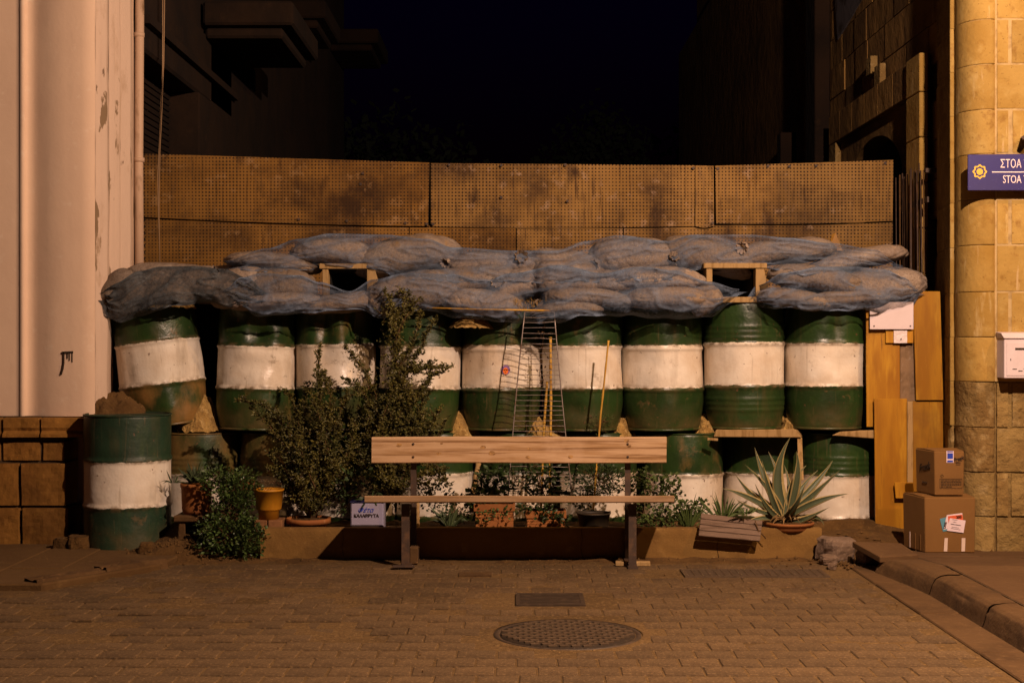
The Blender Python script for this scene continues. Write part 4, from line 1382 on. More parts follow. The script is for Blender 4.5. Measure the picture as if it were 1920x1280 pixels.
# loophole frames
def loophole(x0, x1, y0, y1, Y, lab, ybot):
    t = thing('loophole_frame', lab, 'wooden frame', P((x0 + x1) / 2, y1, Y))
    zt, zl = Z(y0, Y), Z(ybot, Y)
    xa, xb = X(x0, Y), X(x1, Y)
    part('top_board', MB().b2(xa - .02, xb + .03, Y, Y + .55, zt - .035, zt), 'batten', t, bev=.003)
    part('side_board', MB().b2(xa, xa + .04, Y + .01, Y + .55, zl, zt - .037), 'batten', t, bev=.003)
    part('side_board', MB().hexa([(xb - .045, Y + .01, zl), (xb + .055, Y + .01, zl), (xb + .055, Y + .55, zl), (xb - .045, Y + .55, zl),
                                  (xb - .045, Y + .01, zt - .037), (xb + .01, Y + .01, zt - .037), (xb + .01, Y + .55, zt - .037), (xb - .045, Y + .55, zt - .037)]), 'batten', t, bev=.003)
    part('bottom_board', MB().b2(xa - .03, xb + .02, Y + .0, Y + .55, zl - .04, zl - .002), 'batten', t, bev=.003)
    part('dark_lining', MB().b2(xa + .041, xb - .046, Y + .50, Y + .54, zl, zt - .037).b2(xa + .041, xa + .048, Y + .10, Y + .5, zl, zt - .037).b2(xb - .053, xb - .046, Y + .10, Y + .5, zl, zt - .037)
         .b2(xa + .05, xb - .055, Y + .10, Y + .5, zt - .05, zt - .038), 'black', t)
    return t


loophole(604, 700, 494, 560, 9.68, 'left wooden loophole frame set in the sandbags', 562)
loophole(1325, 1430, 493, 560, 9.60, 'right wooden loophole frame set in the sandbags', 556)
solo('metal_rod', MB().tube([P(800, 577, 9.42), P(900, 580, 9.40), P(1042, 582, 9.38)], .006, 6), 'cane', 'thin rod lying along the net above the sticker drum', 'rod')
tf = MB()
rnd = random.Random(5)
for i in range(220):
    c = P(rnd.gauss(965, 28), 572 + rnd.uniform(-8, 8), 9.42)
    d = Vector((rnd.uniform(-.5, .5), rnd.uniform(-.5, 0), rnd.uniform(.2, 1))).normalized() * rnd.uniform(.02, .05)
    s_ = Vector((.0012, 0, 0))
    tf.add([c - s_, c + s_, c + d], [(0, 1, 2)])
solo('dry_grass', tf, 'straw', 'dry grass sprouting from the sandbags above the rack', 'grass', kind='stuff')

# ------------------------------------------------------------------ planks between the drum tiers
t = solo('shelf_board', MB().hexa([P(1338, 819, 9.60), P(1503, 820, 9.60), P(1506, 818, 9.85), P(1345, 815, 9.85), P(1342, 806, 9.60), P(1490, 804, 9.60), P(1500, 806, 9.85), P(1345, 803, 9.85)]), 'batten',
         'splintered pale plank between the drum tiers above the agave', 'plank', bev=.004)
solo('shelf_board', MB().hexa([P(1560, 816, 9.60), P(1640, 822, 9.58), P(1640, 818, 9.85), P(1560, 814, 9.85), P(1575, 809, 9.60), P(1640, 806, 9.58), P(1640, 804, 9.85), P(1575, 807, 9.85)]), 'batten',
     'short broken plank end between the drum tiers by the plywood', 'plank', bev=.004)
solo('wooden_strut', MB().hexa([P(1497, 900, 9.50), P(1507, 900, 9.50), P(1507, 900, 9.54), P(1497, 900, 9.54), P(1495, 820, 9.62), P(1504, 820, 9.62), P(1504, 820, 9.66), P(1495, 820, 9.66)]), 'batten',
     'upright wooden strut propping the plank behind the agave', 'strut', bev=.002)
solo('wood_splinter', MB().box(P(1336, 823, 9.56), (.07, .02, .016), (0, R(4), 0)), 'batten', 'small splinter of wood jutting between two drums', 'wood')

# ------------------------------------------------------------------ bench
bn = thing('bench', 'weathered two plank wooden bench with dark steel legs before the drums', 'bench', (.04, 8.7, 0))


def plank(name, x0, x1, y0, y1, z0, z1, m, par, seed):
    b = MB()
    L = x1 - x0
    prof_ = [(y0 + .006, z0), (y0, z0 + .006), (y0, z1 - .006), (y0 + .006, z1), (y1 - .006, z1), (y1, z1 - .006), (y1, z0 + .006), (y1 - .006, z0)]
    N = 40
    vs = []
    for i in range(N + 1):
        x = x0 + L * i / N
        for (yy, zz) in prof_:
            vs.append((x + (.003 * nv((yy * 30, zz * 30, seed), 1) if i in (0, N) else 0), yy + .0015 * nv((x * 4, zz * 20, seed), 1), zz + .003 * nv((x * 1.3, yy, seed), 1)))
    fs = [(i * 8 + k, i * 8 + (k + 1) % 8, (i + 1) * 8 + (k + 1) % 8, (i + 1) * 8 + k) for i in range(N) for k in range(8)]
    fs += [tuple(range(8))[::-1], tuple(N * 8 + k for k in range(8))]
    b.add(vs, fs)
    return part(name, b, m, par)


YB = 8.80
bk = plank('backrest', X(697, YB), X(1250, YB), YB, YB + .045, Z(868, YB), Z(819, YB), 'benchwood', bn, 1)
st0 = plank('seat', X(683, 8.45), X(1264, 8.45), 8.45, 8.78, Z(942, 8.45), Z(942, 8.45) + .042, 'benchseat', bn, 2)
for v_ in st0.data.vertices:      # the seat slopes back
    v_.co.z -= .036 * (v_.co.y + 8.7 - 8.45) / .33
for px, py, s in ((748, 834, .022), (828, 831, .010), (822, 850, .018), (905, 838, .020), (922, 849, .026), (993, 841, .014), (990, 857, .018), (1070, 856, .02), (1175, 826, .02), (1180, 836, .016)):
    c = P(px, py, YB)
    b = MB()
    n = 10
    vs = [(c.x, YB - .0012, c.z)] + [(c.x + s * .9 * math.cos(2 * math.pi * k / n) * random.uniform(.7, 1.2), YB - .0004, c.z + s * .55 * math.sin(2 * math.pi * k / n)) for k in range(n)]
    b.add(vs, [(0, k + 1, (k + 1) % n + 1) for k in range(n)])
    part('knot', b, 'knot', bk)
for i, (pf0, pr0) in enumerate(((760, 775), (1186, 1177))):
    xf, xr = X(pf0, 8.55), X(pr0, 8.86)
    part('front_leg', MB().b2(xf - .024, xf + .024, 8.55, 8.56, 0, .385).b2(xf + .016, xf + .024, 8.5605, 8.60, 0, .378), 'rusty', bn, bev=.001)
    part('rear_leg', MB().b2(xr - .018, xr + .018, 8.86, 8.87, .0, .70).b2(xr + .010, xr + .018, 8.8705, 8.90, .0, .70), 'rusty', bn, bev=.001)
    part('seat_bracket', MB().b2(xf - .018, xf + .018, 8.565, 8.855, .325, .352), 'rusty', bn)
    part('foot_bar', MB().b2(xf - .03, xf + .03, 8.50, 8.90, .0, .012), 'rusty', bn)
for px in (775, 1177):
    for py in (832, 856):
        cc = P(px, py, YB)
        part('bolt', MB().tube([(cc.x, YB + .002, cc.z), (cc.x, YB - .005, cc.z)], .0075, 8), 'rusty', bn)
solo('concrete_block', MB().b2(X(768, 8.7), X(784, 8.7), 8.68, 8.79, .0, .105), 'kerb', 'small concrete block against the left bench leg', 'block', bev=.006)
solo('wood_scrap', MB().box((X(1190, 8.62) - .01, 8.635, .014), (.21, .05, .026), (0, 0, R(-3))), 'batten', 'strip of scrap wood under the right bench leg', 'wood', bev=.003)
solo('wood_scrap', MB().box((X(757, 8.52), 8.50, .0185), (.13, .05, .012), (0, 0, R(4))), 'rusty', 'thin rusty plate under the left bench leg', 'metal plate', bev=.002)

# ------------------------------------------------------------------ planter
pl = thing('planter', 'long low rendered planter trough behind the bench', 'planter', (0, 8.9, 0))
xa, xb, zt = X(488, 8.9), X(1541, 8.9), .192
pw = MB()


def pfn(u, v):
    x = xa + (xb - xa) * u
    z = -.02 + (zt + .02) * v
    return Vector((x, 8.9 + .005 * nv((x * 3, z * 8, 0), 1) + .004 * nv((x, z, 3), 14) + (.006 if v > .96 else 0), z + (.003 * nv((x, 0, 0), 5) if v == 1 else 0)))


pw.grid(pfn, 160, 10)
pw.b2(xa, xb, 8.912, 8.98, -.02, zt - .001)
part('front_wall', pw, 'planter', pl)
part('end_wall', MB().b2(xa, xa + .07, 8.981, 9.60, -.02, zt - .004), 'planter', pl, bev=.004)
part('end_wall', MB().b2(xb - .07, xb, 8.981, 9.60, -.02, zt - .004), 'planter', pl, bev=.004)
part('planting_soil', MB().grid(lambda u, v: Vector((xa + .07 + (xb - xa - .14) * u, 8.98 + .62 * v, zt - .045 + .02 * nv((u * 40, v * 8, 0), 1))), 90, 14), 'soil', pl)
for px in (642, 1345, 1090):
    part('crack', MB().tube([P(px, 992, 8.896), P(px + 2, 1010, 8.894), P(px - 1, 1026, 8.897), P(px + 3, 1046, 8.896)], .0015, 4), 'mortard', pl)

# leaning slatted board
wb = thing('slatted_board', 'small grey slatted board leaning on the front of the planter', 'board', P(1368, 1010, 8.86))
A, B, C, D = P(1315, 961, 8.885), P(1430, 975, 8.885), P(1425, 1014, 8.80), P(1310, 1004, 8.80)
for k in range(4):
    a, c = k / 4 + .008, (k + 1) / 4 - .012
    l0, l1 = A.lerp(D, a), A.lerp(D, c)
    r0, r1 = B.lerp(C, a), B.lerp(C, c)
    nrm = (B - A).cross(D - A).normalized()
    if nrm.y > 0:
        nrm = -nrm
    q = nrm * .016
    part('slat', MB().hexa([l1, r1, r1 - q, l1 - q, l0, r0, r0 - q, l0 - q]), 'greywood', wb, bev=.002)
part('back_batten', MB().box(P(1368, 990, 8.885), (.03, .012, .13)), 'greywood', wb)


# ------------------------------------------------------------------ pots
def pot(name, px, ytop, ybot, w, Y, m, lab, cat='plant pot', prof=None, group=None):
    zt_, zb_ = Z(ytop, Y), Z(ybot, Y)
    r = w * Y / F / 2
    c = Vector((X(px, Y), Y, zb_))
    t = thing(name, lab, cat, c, group)
    h = zt_ - zb_
    pr = prof or [(.70, 0), (.78, .25), (.90, .80), (.90, .82), (1, .82), (1, 1), (.93, 1), (.86, .86), (.80, .82)]
    part('pot_body', MB().lathe([(.01, .0)] + [(a * r, b * h) for a, b in pr], c, 40), m, t)
    part('potting_soil', MB().lathe([(r * .86, h * .86), (r * .4, h * .90), (.001, h * .88)], c, 24), 'soil', t)
    return t, c, r, h


STEP = [(.66, 0), (.70, .30), (.80, .32), (.84, .36), (.97, .93), (1.0, .93), (1.02, 1), (.95, 1), (.9, .88)]
pot('terracotta_pot', 368.5, 905, 963, 60, 9.16, 'terra', 'terracotta pot of spiky aloe on a concrete stool beside the left drum', prof=[(.78, 0), (.88, .12), (.9, .2), (.95, .86), (1, .88), (1, 1), (.93, 1), (.86, .86)])
pot('yellow_pot', 504, 916, 973, 56, 9.06, 'yellow', 'bright yellow stepped plastic pot on bricks at the planter end', prof=STEP)
pot('terracotta_pot', 464, 895, 925, 30, 9.4, 'terra', 'small terracotta pot half hidden behind the trailing plant')
pot('terracotta_bowl', 579, 970, 1000, 84, 9.12, 'terra', 'wide terracotta bowl holding the left bush', prof=[(.6, 0), (.72, .3), (.86, .68), (1, .70), (1, 1), (.94, 1), (.86, .7)])
pot('black_pot', 1113, 960, 1000, 64, 9.1, 'blackpot', 'black plastic pot of wispy stems behind the bench seat', prof=STEP)
pot('terracotta_bowl', 1478, 977, 993, 96, 9.02, 'terra', 'shallow terracotta bowl holding the agave', prof=[(.85, 0), (.9, .3), (.95, .68), (1, .70), (1, 1), (.94, 1), (.86, .7)])
# concrete stool and bricks below them
cs = thing('concrete_stool', 'rough concrete stool carrying the aloe pot', 'stool', (X(362, 9.14), 9.14, 0))
c0 = Z(963, 9.14)
part('seat', MB().b2(X(331, 9.14), X(398, 9.14), 9.04, 9.28, c0 - .042, c0 - .001), 'kerb', cs, bev=.008)
for a in (340, 388):
    part('leg', MB().hexa([P(a - 9, 1034, 9.06), P(a + 9, 1034, 9.06), P(a + 9, 1034, 9.24), P(a - 9, 1034, 9.24), P(a - 5, 978, 9.06), P(a + 7, 978, 9.06), P(a + 7, 978, 9.24), P(a - 5, 978, 9.24)]), 'kerb', cs, bev=.006)
for k, (a, c, lab) in enumerate(((478, 502, 'left brick under the yellow pot'), (504, 530, 'right brick under the yellow pot'))):
    zt0 = Z(973.5, 9.02)
    solo('brick', MB().b2(X(a, 9.02), X(c, 9.02), 8.985, 9.14, .155, zt0 - .001), 'brickm', lab, 'brick', bev=.005)


def trough(px0, px1, yt, yb, Y, lab):
    t = thing('terracotta_trough', lab, 'plant trough', P((px0 + px1) / 2, yb, Y))
    x0, x1, z1, z0 = X(px0, Y), X(px1, Y), Z(yt, Y), Z(yb, Y)
    b = MB()
    b.b2(x0 + .012, x1 - .012, Y + .008, Y + .17, z0, z1 - .048)
    for k in range(3):
        b.b2(x0 + .009, x1 - .009, Y + .005, Y + .173, z1 - .066 - k * .02, z1 - .058 - k * .02)
    part('pot_body', b, 'terra', t, bev=.003)
    r_ = MB().b2(x0, x1, Y, Y + .015, z1 - .047, z1).b2(x0, x1, Y + .165, Y + .18, z1 - .047, z1).b2(x0, x0 + .015, Y + .016, Y + .164, z1 - .047, z1).b2(x1 - .015, x1, Y + .016, Y + .164, z1 - .047, z1)
    part('rim', r_, 'terra', t, bev=.003)
    part('potting_soil', MB().b2(x0 + .016, x1 - .016, Y + .016, Y + .164, z1 - .046, z1 - .02), 'soil', t)


trough(888, 966, 945, 998, 9.05, 'left of two ribbed terracotta troughs behind the bench')
trough(985, 1062, 958, 998, 9.05, 'right of two ribbed terracotta troughs behind the bench')

# feta tin
ft = thing('feta_tin', 'white cheese tin with Greek lettering standing in the planter', 'tin', P(688, 990, 9.0))
b = MB().b2(X(657, 9.0), X(719, 9.0), 9.0, 9.2, .155, Z(942, 9.0))
part('tin_body', b, 'tin', ft, bev=.008)
part('tin_lid', MB().b2(X(656, 9.0), X(720, 9.0), 8.997, 9.203, Z(942, 9.0) + .0005, Z(942, 9.0) + .008), 'foil', ft)
text('Φέτα', .040, 'bluep', ft, (X(685, 9), 8.997, Z(956, 9)), shear=.45)
ft.children[-1].data.materials[0] = mat("dark_ink", (.01, .01, .05), .7)
text('ΚΑΛΑΒΡΥΤΑ', .0262, 'ink', ft, (X(687, 9), 8.997, Z(966.5, 9)), bold=.0009)

# ------------------------------------------------------------------ wire rack, canes
wr = thing('wire_rack', 'tall tapering wire rack leaning against the sandbags', 'wire rack', P(1013, 925, 9.25))
TL, TR, BL, BR = P(984, 585, 9.38), P(1039, 585, 9.38), P(953, 930, 9.26), P(1073, 930, 9.26)
ML, MR = P(966, 760, 9.32), P(1055, 760, 9.32)


def rail(a, m_, c, t):
    return a * (1 - t) ** 2 + (m_ * 2 - (a + c) / 2) * 2 * t * (1 - t) + c * t * t


part('rail', MB().tube([rail(TL, ML, BL, i / 12) for i in range(13)], .0042, 6), 'wire', wr)
part('rail', MB().tube([rail(TR, MR, BR, i / 12) for i in range(13)], .0042, 6), 'wire', wr)
for i in range(37):
    t = i / 36
    a, c = rail(TL, ML, BL, t), rail(TR, MR, BR, t)
    part('rung', MB().tube([a, (a + c) / 2 + Vector((0, -.004, random.uniform(-.004, .004))), c + Vector((0, 0, .006 * math.sin(i)))], .0022, 5, cap=False), 'wire', wr)


def cane(pts, r, lab, m='cane', name='bamboo_cane', cat='cane'):
    q = [P(*p) for p in pts]
    b = MB()
    N = 18
    path, rad = [], []
    for i in range(N + 1):
        t = i / N * (len(q) - 1)
        k = min(len(q) - 2, int(t))
        path.append(q[k].lerp(q[k + 1], t - k))
        rad.append(r * (1.25 if i % 4 == 0 else 1))
    b.tube(path, rad, 8)
    return solo(name, b, m, lab, cat, loc=q[-1])


cane([(1032, 632, 9.42), (1033, 760, 9.38), (1030, 960, 9.28)], .0085, 'thick yellow cane standing upright inside the wire rack')
cane([(1026, 715, 9.42), (1020, 800, 9.40), (1014, 960, 9.32)], .008, 'shorter brownish cane leaning left inside the rack')
cane([(1141, 638, 9.36), (1133, 715, 9.37), (1125, 790, 9.38), (1112, 962, 9.30)], .0062, 'thin yellow cane leaning before the drum right of the rack')
cane([(897, 868, 9.46), (886, 925, 9.38), (884, 960, 9.36)], .016, 'grey brown stake leaning behind the left trough', 'batten', 'wooden_stake', 'stake')
cane([(783, 935, 9.0), (783, 990, 9.0)], .012, 'short pale stake behind the left bench leg', 'batten', 'wooden_stake', 'stake')


# ------------------------------------------------------------------ plants
def leaf(mb, c, d, up, L, w, fold=.25, mi=0):
    d = d.normalized()
    s = d.cross(up)
    if s.length < .05:
        s = d.cross(Vector((1, 0, 0)))
    s.normalize()
    n_ = s.cross(d)
    mid = c + d * L * .5 - n_ * w * fold
    mb.add([c, mid + s * w / 2 + n_ * w * fold, c + d * L, mid - s * w / 2 + n_ * w * fold, mid], [(0, 1, 4), (1, 2, 4), (4, 2, 3), (0, 4, 3)], mi)


def rv(rnd, z0=-1):
    return Vector((rnd.uniform(-1, 1), rnd.uniform(-1, 1), rnd.uniform(z0, 1)))


def shrub(name, base, branches, Y, lab, dens, leafL, m, seed, twiglen=.10, cat='shrub', step=.012, blobs=()):
    rnd = random.Random(seed)
    t = thing(name, lab, cat, P(*base, Y))
    st_, lf = MB(), MB()
    for br in branches:
        pts = [P(p[0], p[1], Y + (p[2] if len(p) > 2 else 0)) for p in br]
        path = []
        for a, c in zip(pts[:-1], pts[1:]):
            k = max(2, int((c - a).length / .025))
            for i in range(k):
                path.append(a.lerp(c, i / k))
        path.append(pts[-1])
        path = [p + Vector((nv(p, 9, seed), nv(p, 9, seed + 1), nv(p, 9, seed + 2))) * .012 for p in path]
        n_ = len(path)
        st_.tube(path, [.0075 * (1 - i / n_) + .0016 for i in range(n_)], 5, cap=False)
        for i in range(1, n_):
            fr = i / n_
            if fr < .12:
                continue
            tl = twiglen * (1.15 - .85 * fr)
            for _ in range(dens):
                if rnd.random() > .62:
                    continue
                d = (rv(rnd, -.35) + (path[i] - path[i - 1]).normalized() * .8).normalized()
                ll = tl * rnd.uniform(.3, 1.2)
                e = path[i] + d * ll + Vector((0, 0, -.12 * ll))
                st_.tube([path[i], e], [.0018, .0009], 3, cap=False)
                k = max(2, int(ll / step))
                for q in range(k):
                    c = path[i].lerp(e, (q + .6) / k)
                    for _2 in range(3):
                        leaf(lf, c + rv(rnd) * .004, rv(rnd, -.4), rv(rnd), leafL * rnd.choice((.5, .8, 1.1, 1.5)), leafL * .6 * rnd.uniform(.7, 1.2))
            for _2 in range(3):
                leaf(lf, path[i], rv(rnd, -.3), rv(rnd), leafL * rnd.uniform(.6, 1.1), leafL * .6)
    for (px, py, rx, ry, dy, k) in blobs:     # the dense inner clumps
        c = P(px, py, Y + dy)
        for i in range(int(k * .8)):
            d = rv(rnd).normalized() * rnd.random() ** .45
            q = c + Vector((d.x * rx, d.y * rx * .8, d.z * ry)) * (Y / F) * (1 + .35 * nv(d, 2.2, seed + px))
            e = q + rv(rnd) * .035
            if i % 3 == 0:
                st_.tube([q, e], [.0014, .0009], 3, cap=False)
            for q2 in range(4):
                leaf(lf, q.lerp(e, q2 / 3), rv(rnd, -.4), rv(rnd), leafL * rnd.uniform(.6, 1.2), leafL * .62)
    part('stems', st_, 'twig', t, kind='stuff')
    part('foliage', lf, m, t)
    return t


B1 = (584, 975)
shrub('bush', B1, [
    [B1, (588, 900), (596, 820), (600, 740), (598, 690), (600, 650)],
    [B1, (575, 900), (550, 830), (520, 780), (490, 758), (448, 750, -.05)],
    [B1, (560, 900), (535, 840), (505, 800), (478, 770)],
    [B1, (600, 900), (625, 830), (640, 770), (650, 735)],
    [B1, (570, 890), (560, 800), (545, 740), (533, 735)],
    [B1, (590, 880), (615, 800), (618, 740), (610, 700)],
    [B1, (545, 920), (520, 890), (500, 880, -.05)],
    [B1, (610, 930), (635, 890), (655, 860, -.05)],
    [B1, (560, 930), (530, 900), (512, 850, .05)],
    [B1, (580, 870, .08), (570, 790, .1), (575, 720, .08)],
    [B1, (600, 860, -.08), (600, 790, -.1), (585, 740, -.1)],
    [B1, (620, 900, .1), (650, 850, .1), (665, 800, .1)],
    [B1, (595, 930, -.1), (575, 870, -.14), (560, 830, -.14)],
    [B1, (610, 930, -.1), (630, 870, -.14), (610, 830, -.12)],
    [B1, (575, 940, -.08), (560, 900, -.16), (590, 860, -.16)],
], 9.22, 'dense small leaved bush growing from the wide terracotta bowl', 5, .0215, 'leafs', 21, .125,
    blobs=[(590, 880, 62, 60, 0, 359), (570, 830, 55, 50, .05, 243), (600, 790, 40, 45, 0, 162), (625, 900, 38, 45, 0, 127), (545, 885, 42, 50, 0, 150), (590, 930, 50, 35, -.05, 150), (505, 775, 22, 16, 0, 34), (600, 720, 16, 34, 0, 52), (540, 790, 24, 34, 0, 57)])
B2 = (722, 960)
shrub('bush', B2, [
    [B2, (725, 880), (735, 800), (742, 720), (745, 640), (740, 590), (722, 548)],
    [B2, (715, 880), (710, 800), (705, 740), (690, 700), (668, 672), (652, 655)],
    [B2, (735, 880), (765, 810), (790, 760), (800, 720), (808, 690)],
    [B2, (730, 860), (750, 780), (780, 740), (810, 705), (838, 690, -.05)],
    [B2, (725, 850), (735, 760), (760, 700), (790, 650), (815, 600)],
    [B2, (740, 700), (770, 650), (782, 620), (785, 585)],
    [(742, 640), (755, 600), (775, 570), (752, 545)],
    [B2, (735, 900), (775, 840), (805, 800), (825, 770)],
    [B2, (740, 910), (790, 860), (820, 820), (835, 790)],
    [B2, (715, 900), (695, 840), (690, 780), (700, 730)],
    [B2, (710, 900), (680, 860), (665, 820), (660, 790, .05)],
    [B2, (740, 920, -.05), (790, 890, -.05), (830, 880, -.05)],
    [B2, (730, 860, .1), (740, 780, .1), (765, 740, .1)],
    [B2, (720, 860, -.08), (750, 800, -.1), (780, 780, -.1)],
    [B2, (720, 860, -.08), (715, 790, -.1), (735, 730, -.1)],
    [B2, (750, 900, -.02), (770, 850, -.05), (800, 850, -.05), (840, 905, -.1)],
    [(700, 720), (682, 735), (668, 728), (650, 712)],
    [(745, 700), (790, 690), (820, 688), (845, 686)],
], 9.36, 'tall straggly small leaved bush rising behind the bench to the sandbags', 5, .0215, 'leafs', 33, .125,
    blobs=[(755, 770, 55, 60, 0, 359), (735, 830, 55, 50, .05, 243), (790, 790, 40, 30, 0, 139), (745, 700, 40, 40, 0, 150), (740, 640, 22, 40, 0, 75), (700, 790, 30, 50, 0, 115), (690, 860, 34, 50, .08, 150), (730, 900, 50, 40, .1, 150), (730, 590, 16, 30, 0, 34), (800, 860, 34, 20, 0, 52)])


def mass(name, blobs, Y0, lab, n_, L, m, seed, cat='plant', stems=True, w=.75):
    rnd = random.Random(seed)
    c0_ = blobs[0]
    t = thing(name, lab, cat, P(c0_[0], c0_[1] + c0_[3], Y0))
    lf, st_ = MB(), MB()
    base = P(c0_[0], c0_[1] + c0_[3], Y0)
    tot = sum(b_[2] * b_[3] for b_ in blobs)
    for (px, py, rx, ry, dy) in blobs:
        c = P(px, py, Y0 + dy)
        ax, az = rx * Y0 / F, ry * Y0 / F
        k = int(n_ * rx * ry / tot)
        for i in range(k):
            d = rv(rnd).normalized() * rnd.uniform(.45, 1.05)
            lump = 1 + .25 * nv(d, 2.5, seed)
            q = c + Vector((d.x * ax, d.y * min(ax, .16), d.z * az)) * lump
            if q.z < .0:
                q.z = rnd.uniform(.0, .03)
            out = Vector((d.x, d.y - .3, d.z * .4 + .25)) + rv(rnd) * .7
            leaf(lf, q, out, rv(rnd, .2), L * rnd.uniform(.55, 1.2), L * w * rnd.uniform(.7, 1.1), .12)
            if stems and i % 14 == 0:
                st_.tube([c + (q - c) * .1, c + (q - c) * .6 + rv(rnd) * .01, q], [.002, .0015, .001], 3, cap=False)
    if stems:
        part('stems', st_, 'twig', t, kind='stuff')
    part('foliage', lf, m, t)
    return t


mass('trailing_plant', [(435, 960, 42, 70, -.05), (430, 1005, 60, 42, -.12), (405, 900, 34, 26, 0), (450, 915, 36, 32, 0), (470, 1010, 30, 36, -.15), (395, 990, 34, 12, .05)], 9.02,
     'glossy green trailing plant tumbling over the left end of the planter', 3800, .030, 'leafivy', 5)
mass('geranium', [(1225, 915, 44, 40, .1), (1212, 965, 42, 26, 0), (1270, 965, 40, 24, 0), (1255, 920, 22, 24, .1)], 9.16, 'leafy geranium at the right end of the bench', 900, .030, 'leafgeo', 8, w=1.0)
mass('leafy_plant', [(925, 905, 32, 32, .1), (905, 935, 30, 18, 0)], 9.16, 'broad leaved plant in the left trough', 260, .058, 'leafdark', 9, w=.6)
mass('leafy_plant', [(1015, 905, 40, 40, .1), (1005, 945, 40, 20, -.04), (1050, 935, 24, 18, 0)], 9.14, 'rounded succulent in the right trough', 420, .040, 'leafdark', 10, w=.8)
mass('leafy_plant', [(675, 905, 34, 34, 0), (690, 930, 22, 16, -.05)], 9.08, 'dark broad leaved plant growing above the cheese tin', 110, .055, 'leafdark', 12, w=.5)
mass('hanging_plant', [(812, 895, 26, 26, .1), (795, 915, 22, 22, 0), (740, 925, 14, 26, .1)], 9.2, 'light leaved creeper hanging behind the left half of the bench', 420, .026, 'leafs', 13, w=.9)
mass('wispy_plant', [(1130, 790, 30, 20, 0), (1122, 800, 24, 16, 0)], 9.55, 'feathery weed sprouting above the backrest by the thin cane', 420, .016, 'leafgeo', 14, w=.25)
mass('wispy_plant', [(1120, 900, 40, 40, .1)], 9.25, 'wispy dark stems rising from the black pot', 1000, .034, 'leafdark', 15, w=.25)
mass('leafy_plant', [(462, 888, 26, 12, 0)], 9.4, 'low sprig in the small hidden terracotta pot', 60, .03, 'leafgeo', 16)
mass('dry_plant', [(504, 908, 26, 10, 0)], 9.06, 'withered sprigs in the yellow pot', 110, .022, 'twig', 17, w=.3)


mass('geranium', [(1300, 955, 30, 22, 0), (1195, 900, 22, 26, .12), (1240, 975, 40, 14, -.04)], 9.12, 'pale leaved geranium stems hanging at the planter rim right of the bench leg', 420, .028, 'leafgeo', 18, w=1.0)
mass('leafy_plant', [(860, 955, 36, 28, 0), (820, 935, 34, 26, .08), (965, 900, 24, 30, .12)], 9.12, 'low leafy plant left of the two troughs', 460, .030, 'leafdark', 19, w=.6)
mass('leafy_plant', [(1090, 915, 34, 38, .12), (1150, 905, 30, 34, .12), (1100, 945, 26, 18, .05)], 9.25, 'dark foliage behind the black pot', 420, .034, 'leafdark', 20, w=.6)
mass('leafy_plant', [(935, 962, 26, 12, -.02), (905, 968, 16, 16, -.04)], 9.02, 'leaves trailing over the front of the left trough', 90, .030, 'leafgeo', 23, w=.7, stems=False)
mass('leafy_plant', [(1030, 968, 30, 10, -.03), (1055, 975, 14, 14, -.04)], 9.02, 'round leaves trailing over the front of the right trough', 80, .034, 'leafdark', 24, w=.9, stems=False)
mass('leafy_plant', [(655, 940, 24, 26, 0), (640, 900, 22, 26, .05)], 9.1, 'shaded broad leaves between the left bush and the tin', 170, .042, 'leafdark', 25, w=.5)


def blade(mb, base, ctrl, tip, w, n_=10, flat=.25, mi=0, thick=.15, margin=False):
    """tapering succulent leaf with a channelled section"""
    cols = 7 if margin else 5
    vs = []
    up0 = Vector((0, -1, .2))
    for i in range(n_ + 1):
        t = i / n_
        c = base * (1 - t) ** 2 + ctrl * 2 * t * (1 - t) + tip * t * t
        d = ((ctrl - base) * (1 - t) + (tip - ctrl) * t)
        d = d.normalized() if d.length else Vector((0, 0, 1))
        s = d.cross(up0)
        s = s.normalized() if s.length > .05 else Vector((1, 0, 0))
        nn = s.cross(d).normalized()
        ww = w * (.62 + .75 * math.sin(min(1, t * 1.25) * math.pi) * .5) * (1 - t ** 3.2) / 1.0
        pos = (-1, -.74, -.36, 0, .36, .74, 1) if margin else (-1, -.5, 0, .5, 1)
        for a in pos:
            vs.append(c + s * a * ww / 2 + nn * (a * a * flat * ww) * .9)
        vs.append(c - nn * thick * ww)
    fs, ms = [], []
    K = cols + 1
    for i in range(n_):
        for k in range(cols - 1):
            fs.append((i * K + k, i * K + k + 1, (i + 1) * K + k + 1, (i + 1) * K + k))
            ms.append(1 if margin and k in (0, cols - 2) else 0)
        fs.append((i * K + cols - 1, i * K + cols, (i + 1) * K + cols, (i + 1) * K + cols - 1))
        fs.append((i * K + cols, i * K, (i + 1) * K, (i + 1) * K + cols))
        ms += [1 if margin else 0] * 2
    o = len(mb.f)
    mb.add(vs, fs, 0, True)
    for i, q in enumerate(ms):
        mb.m[o + i] = q


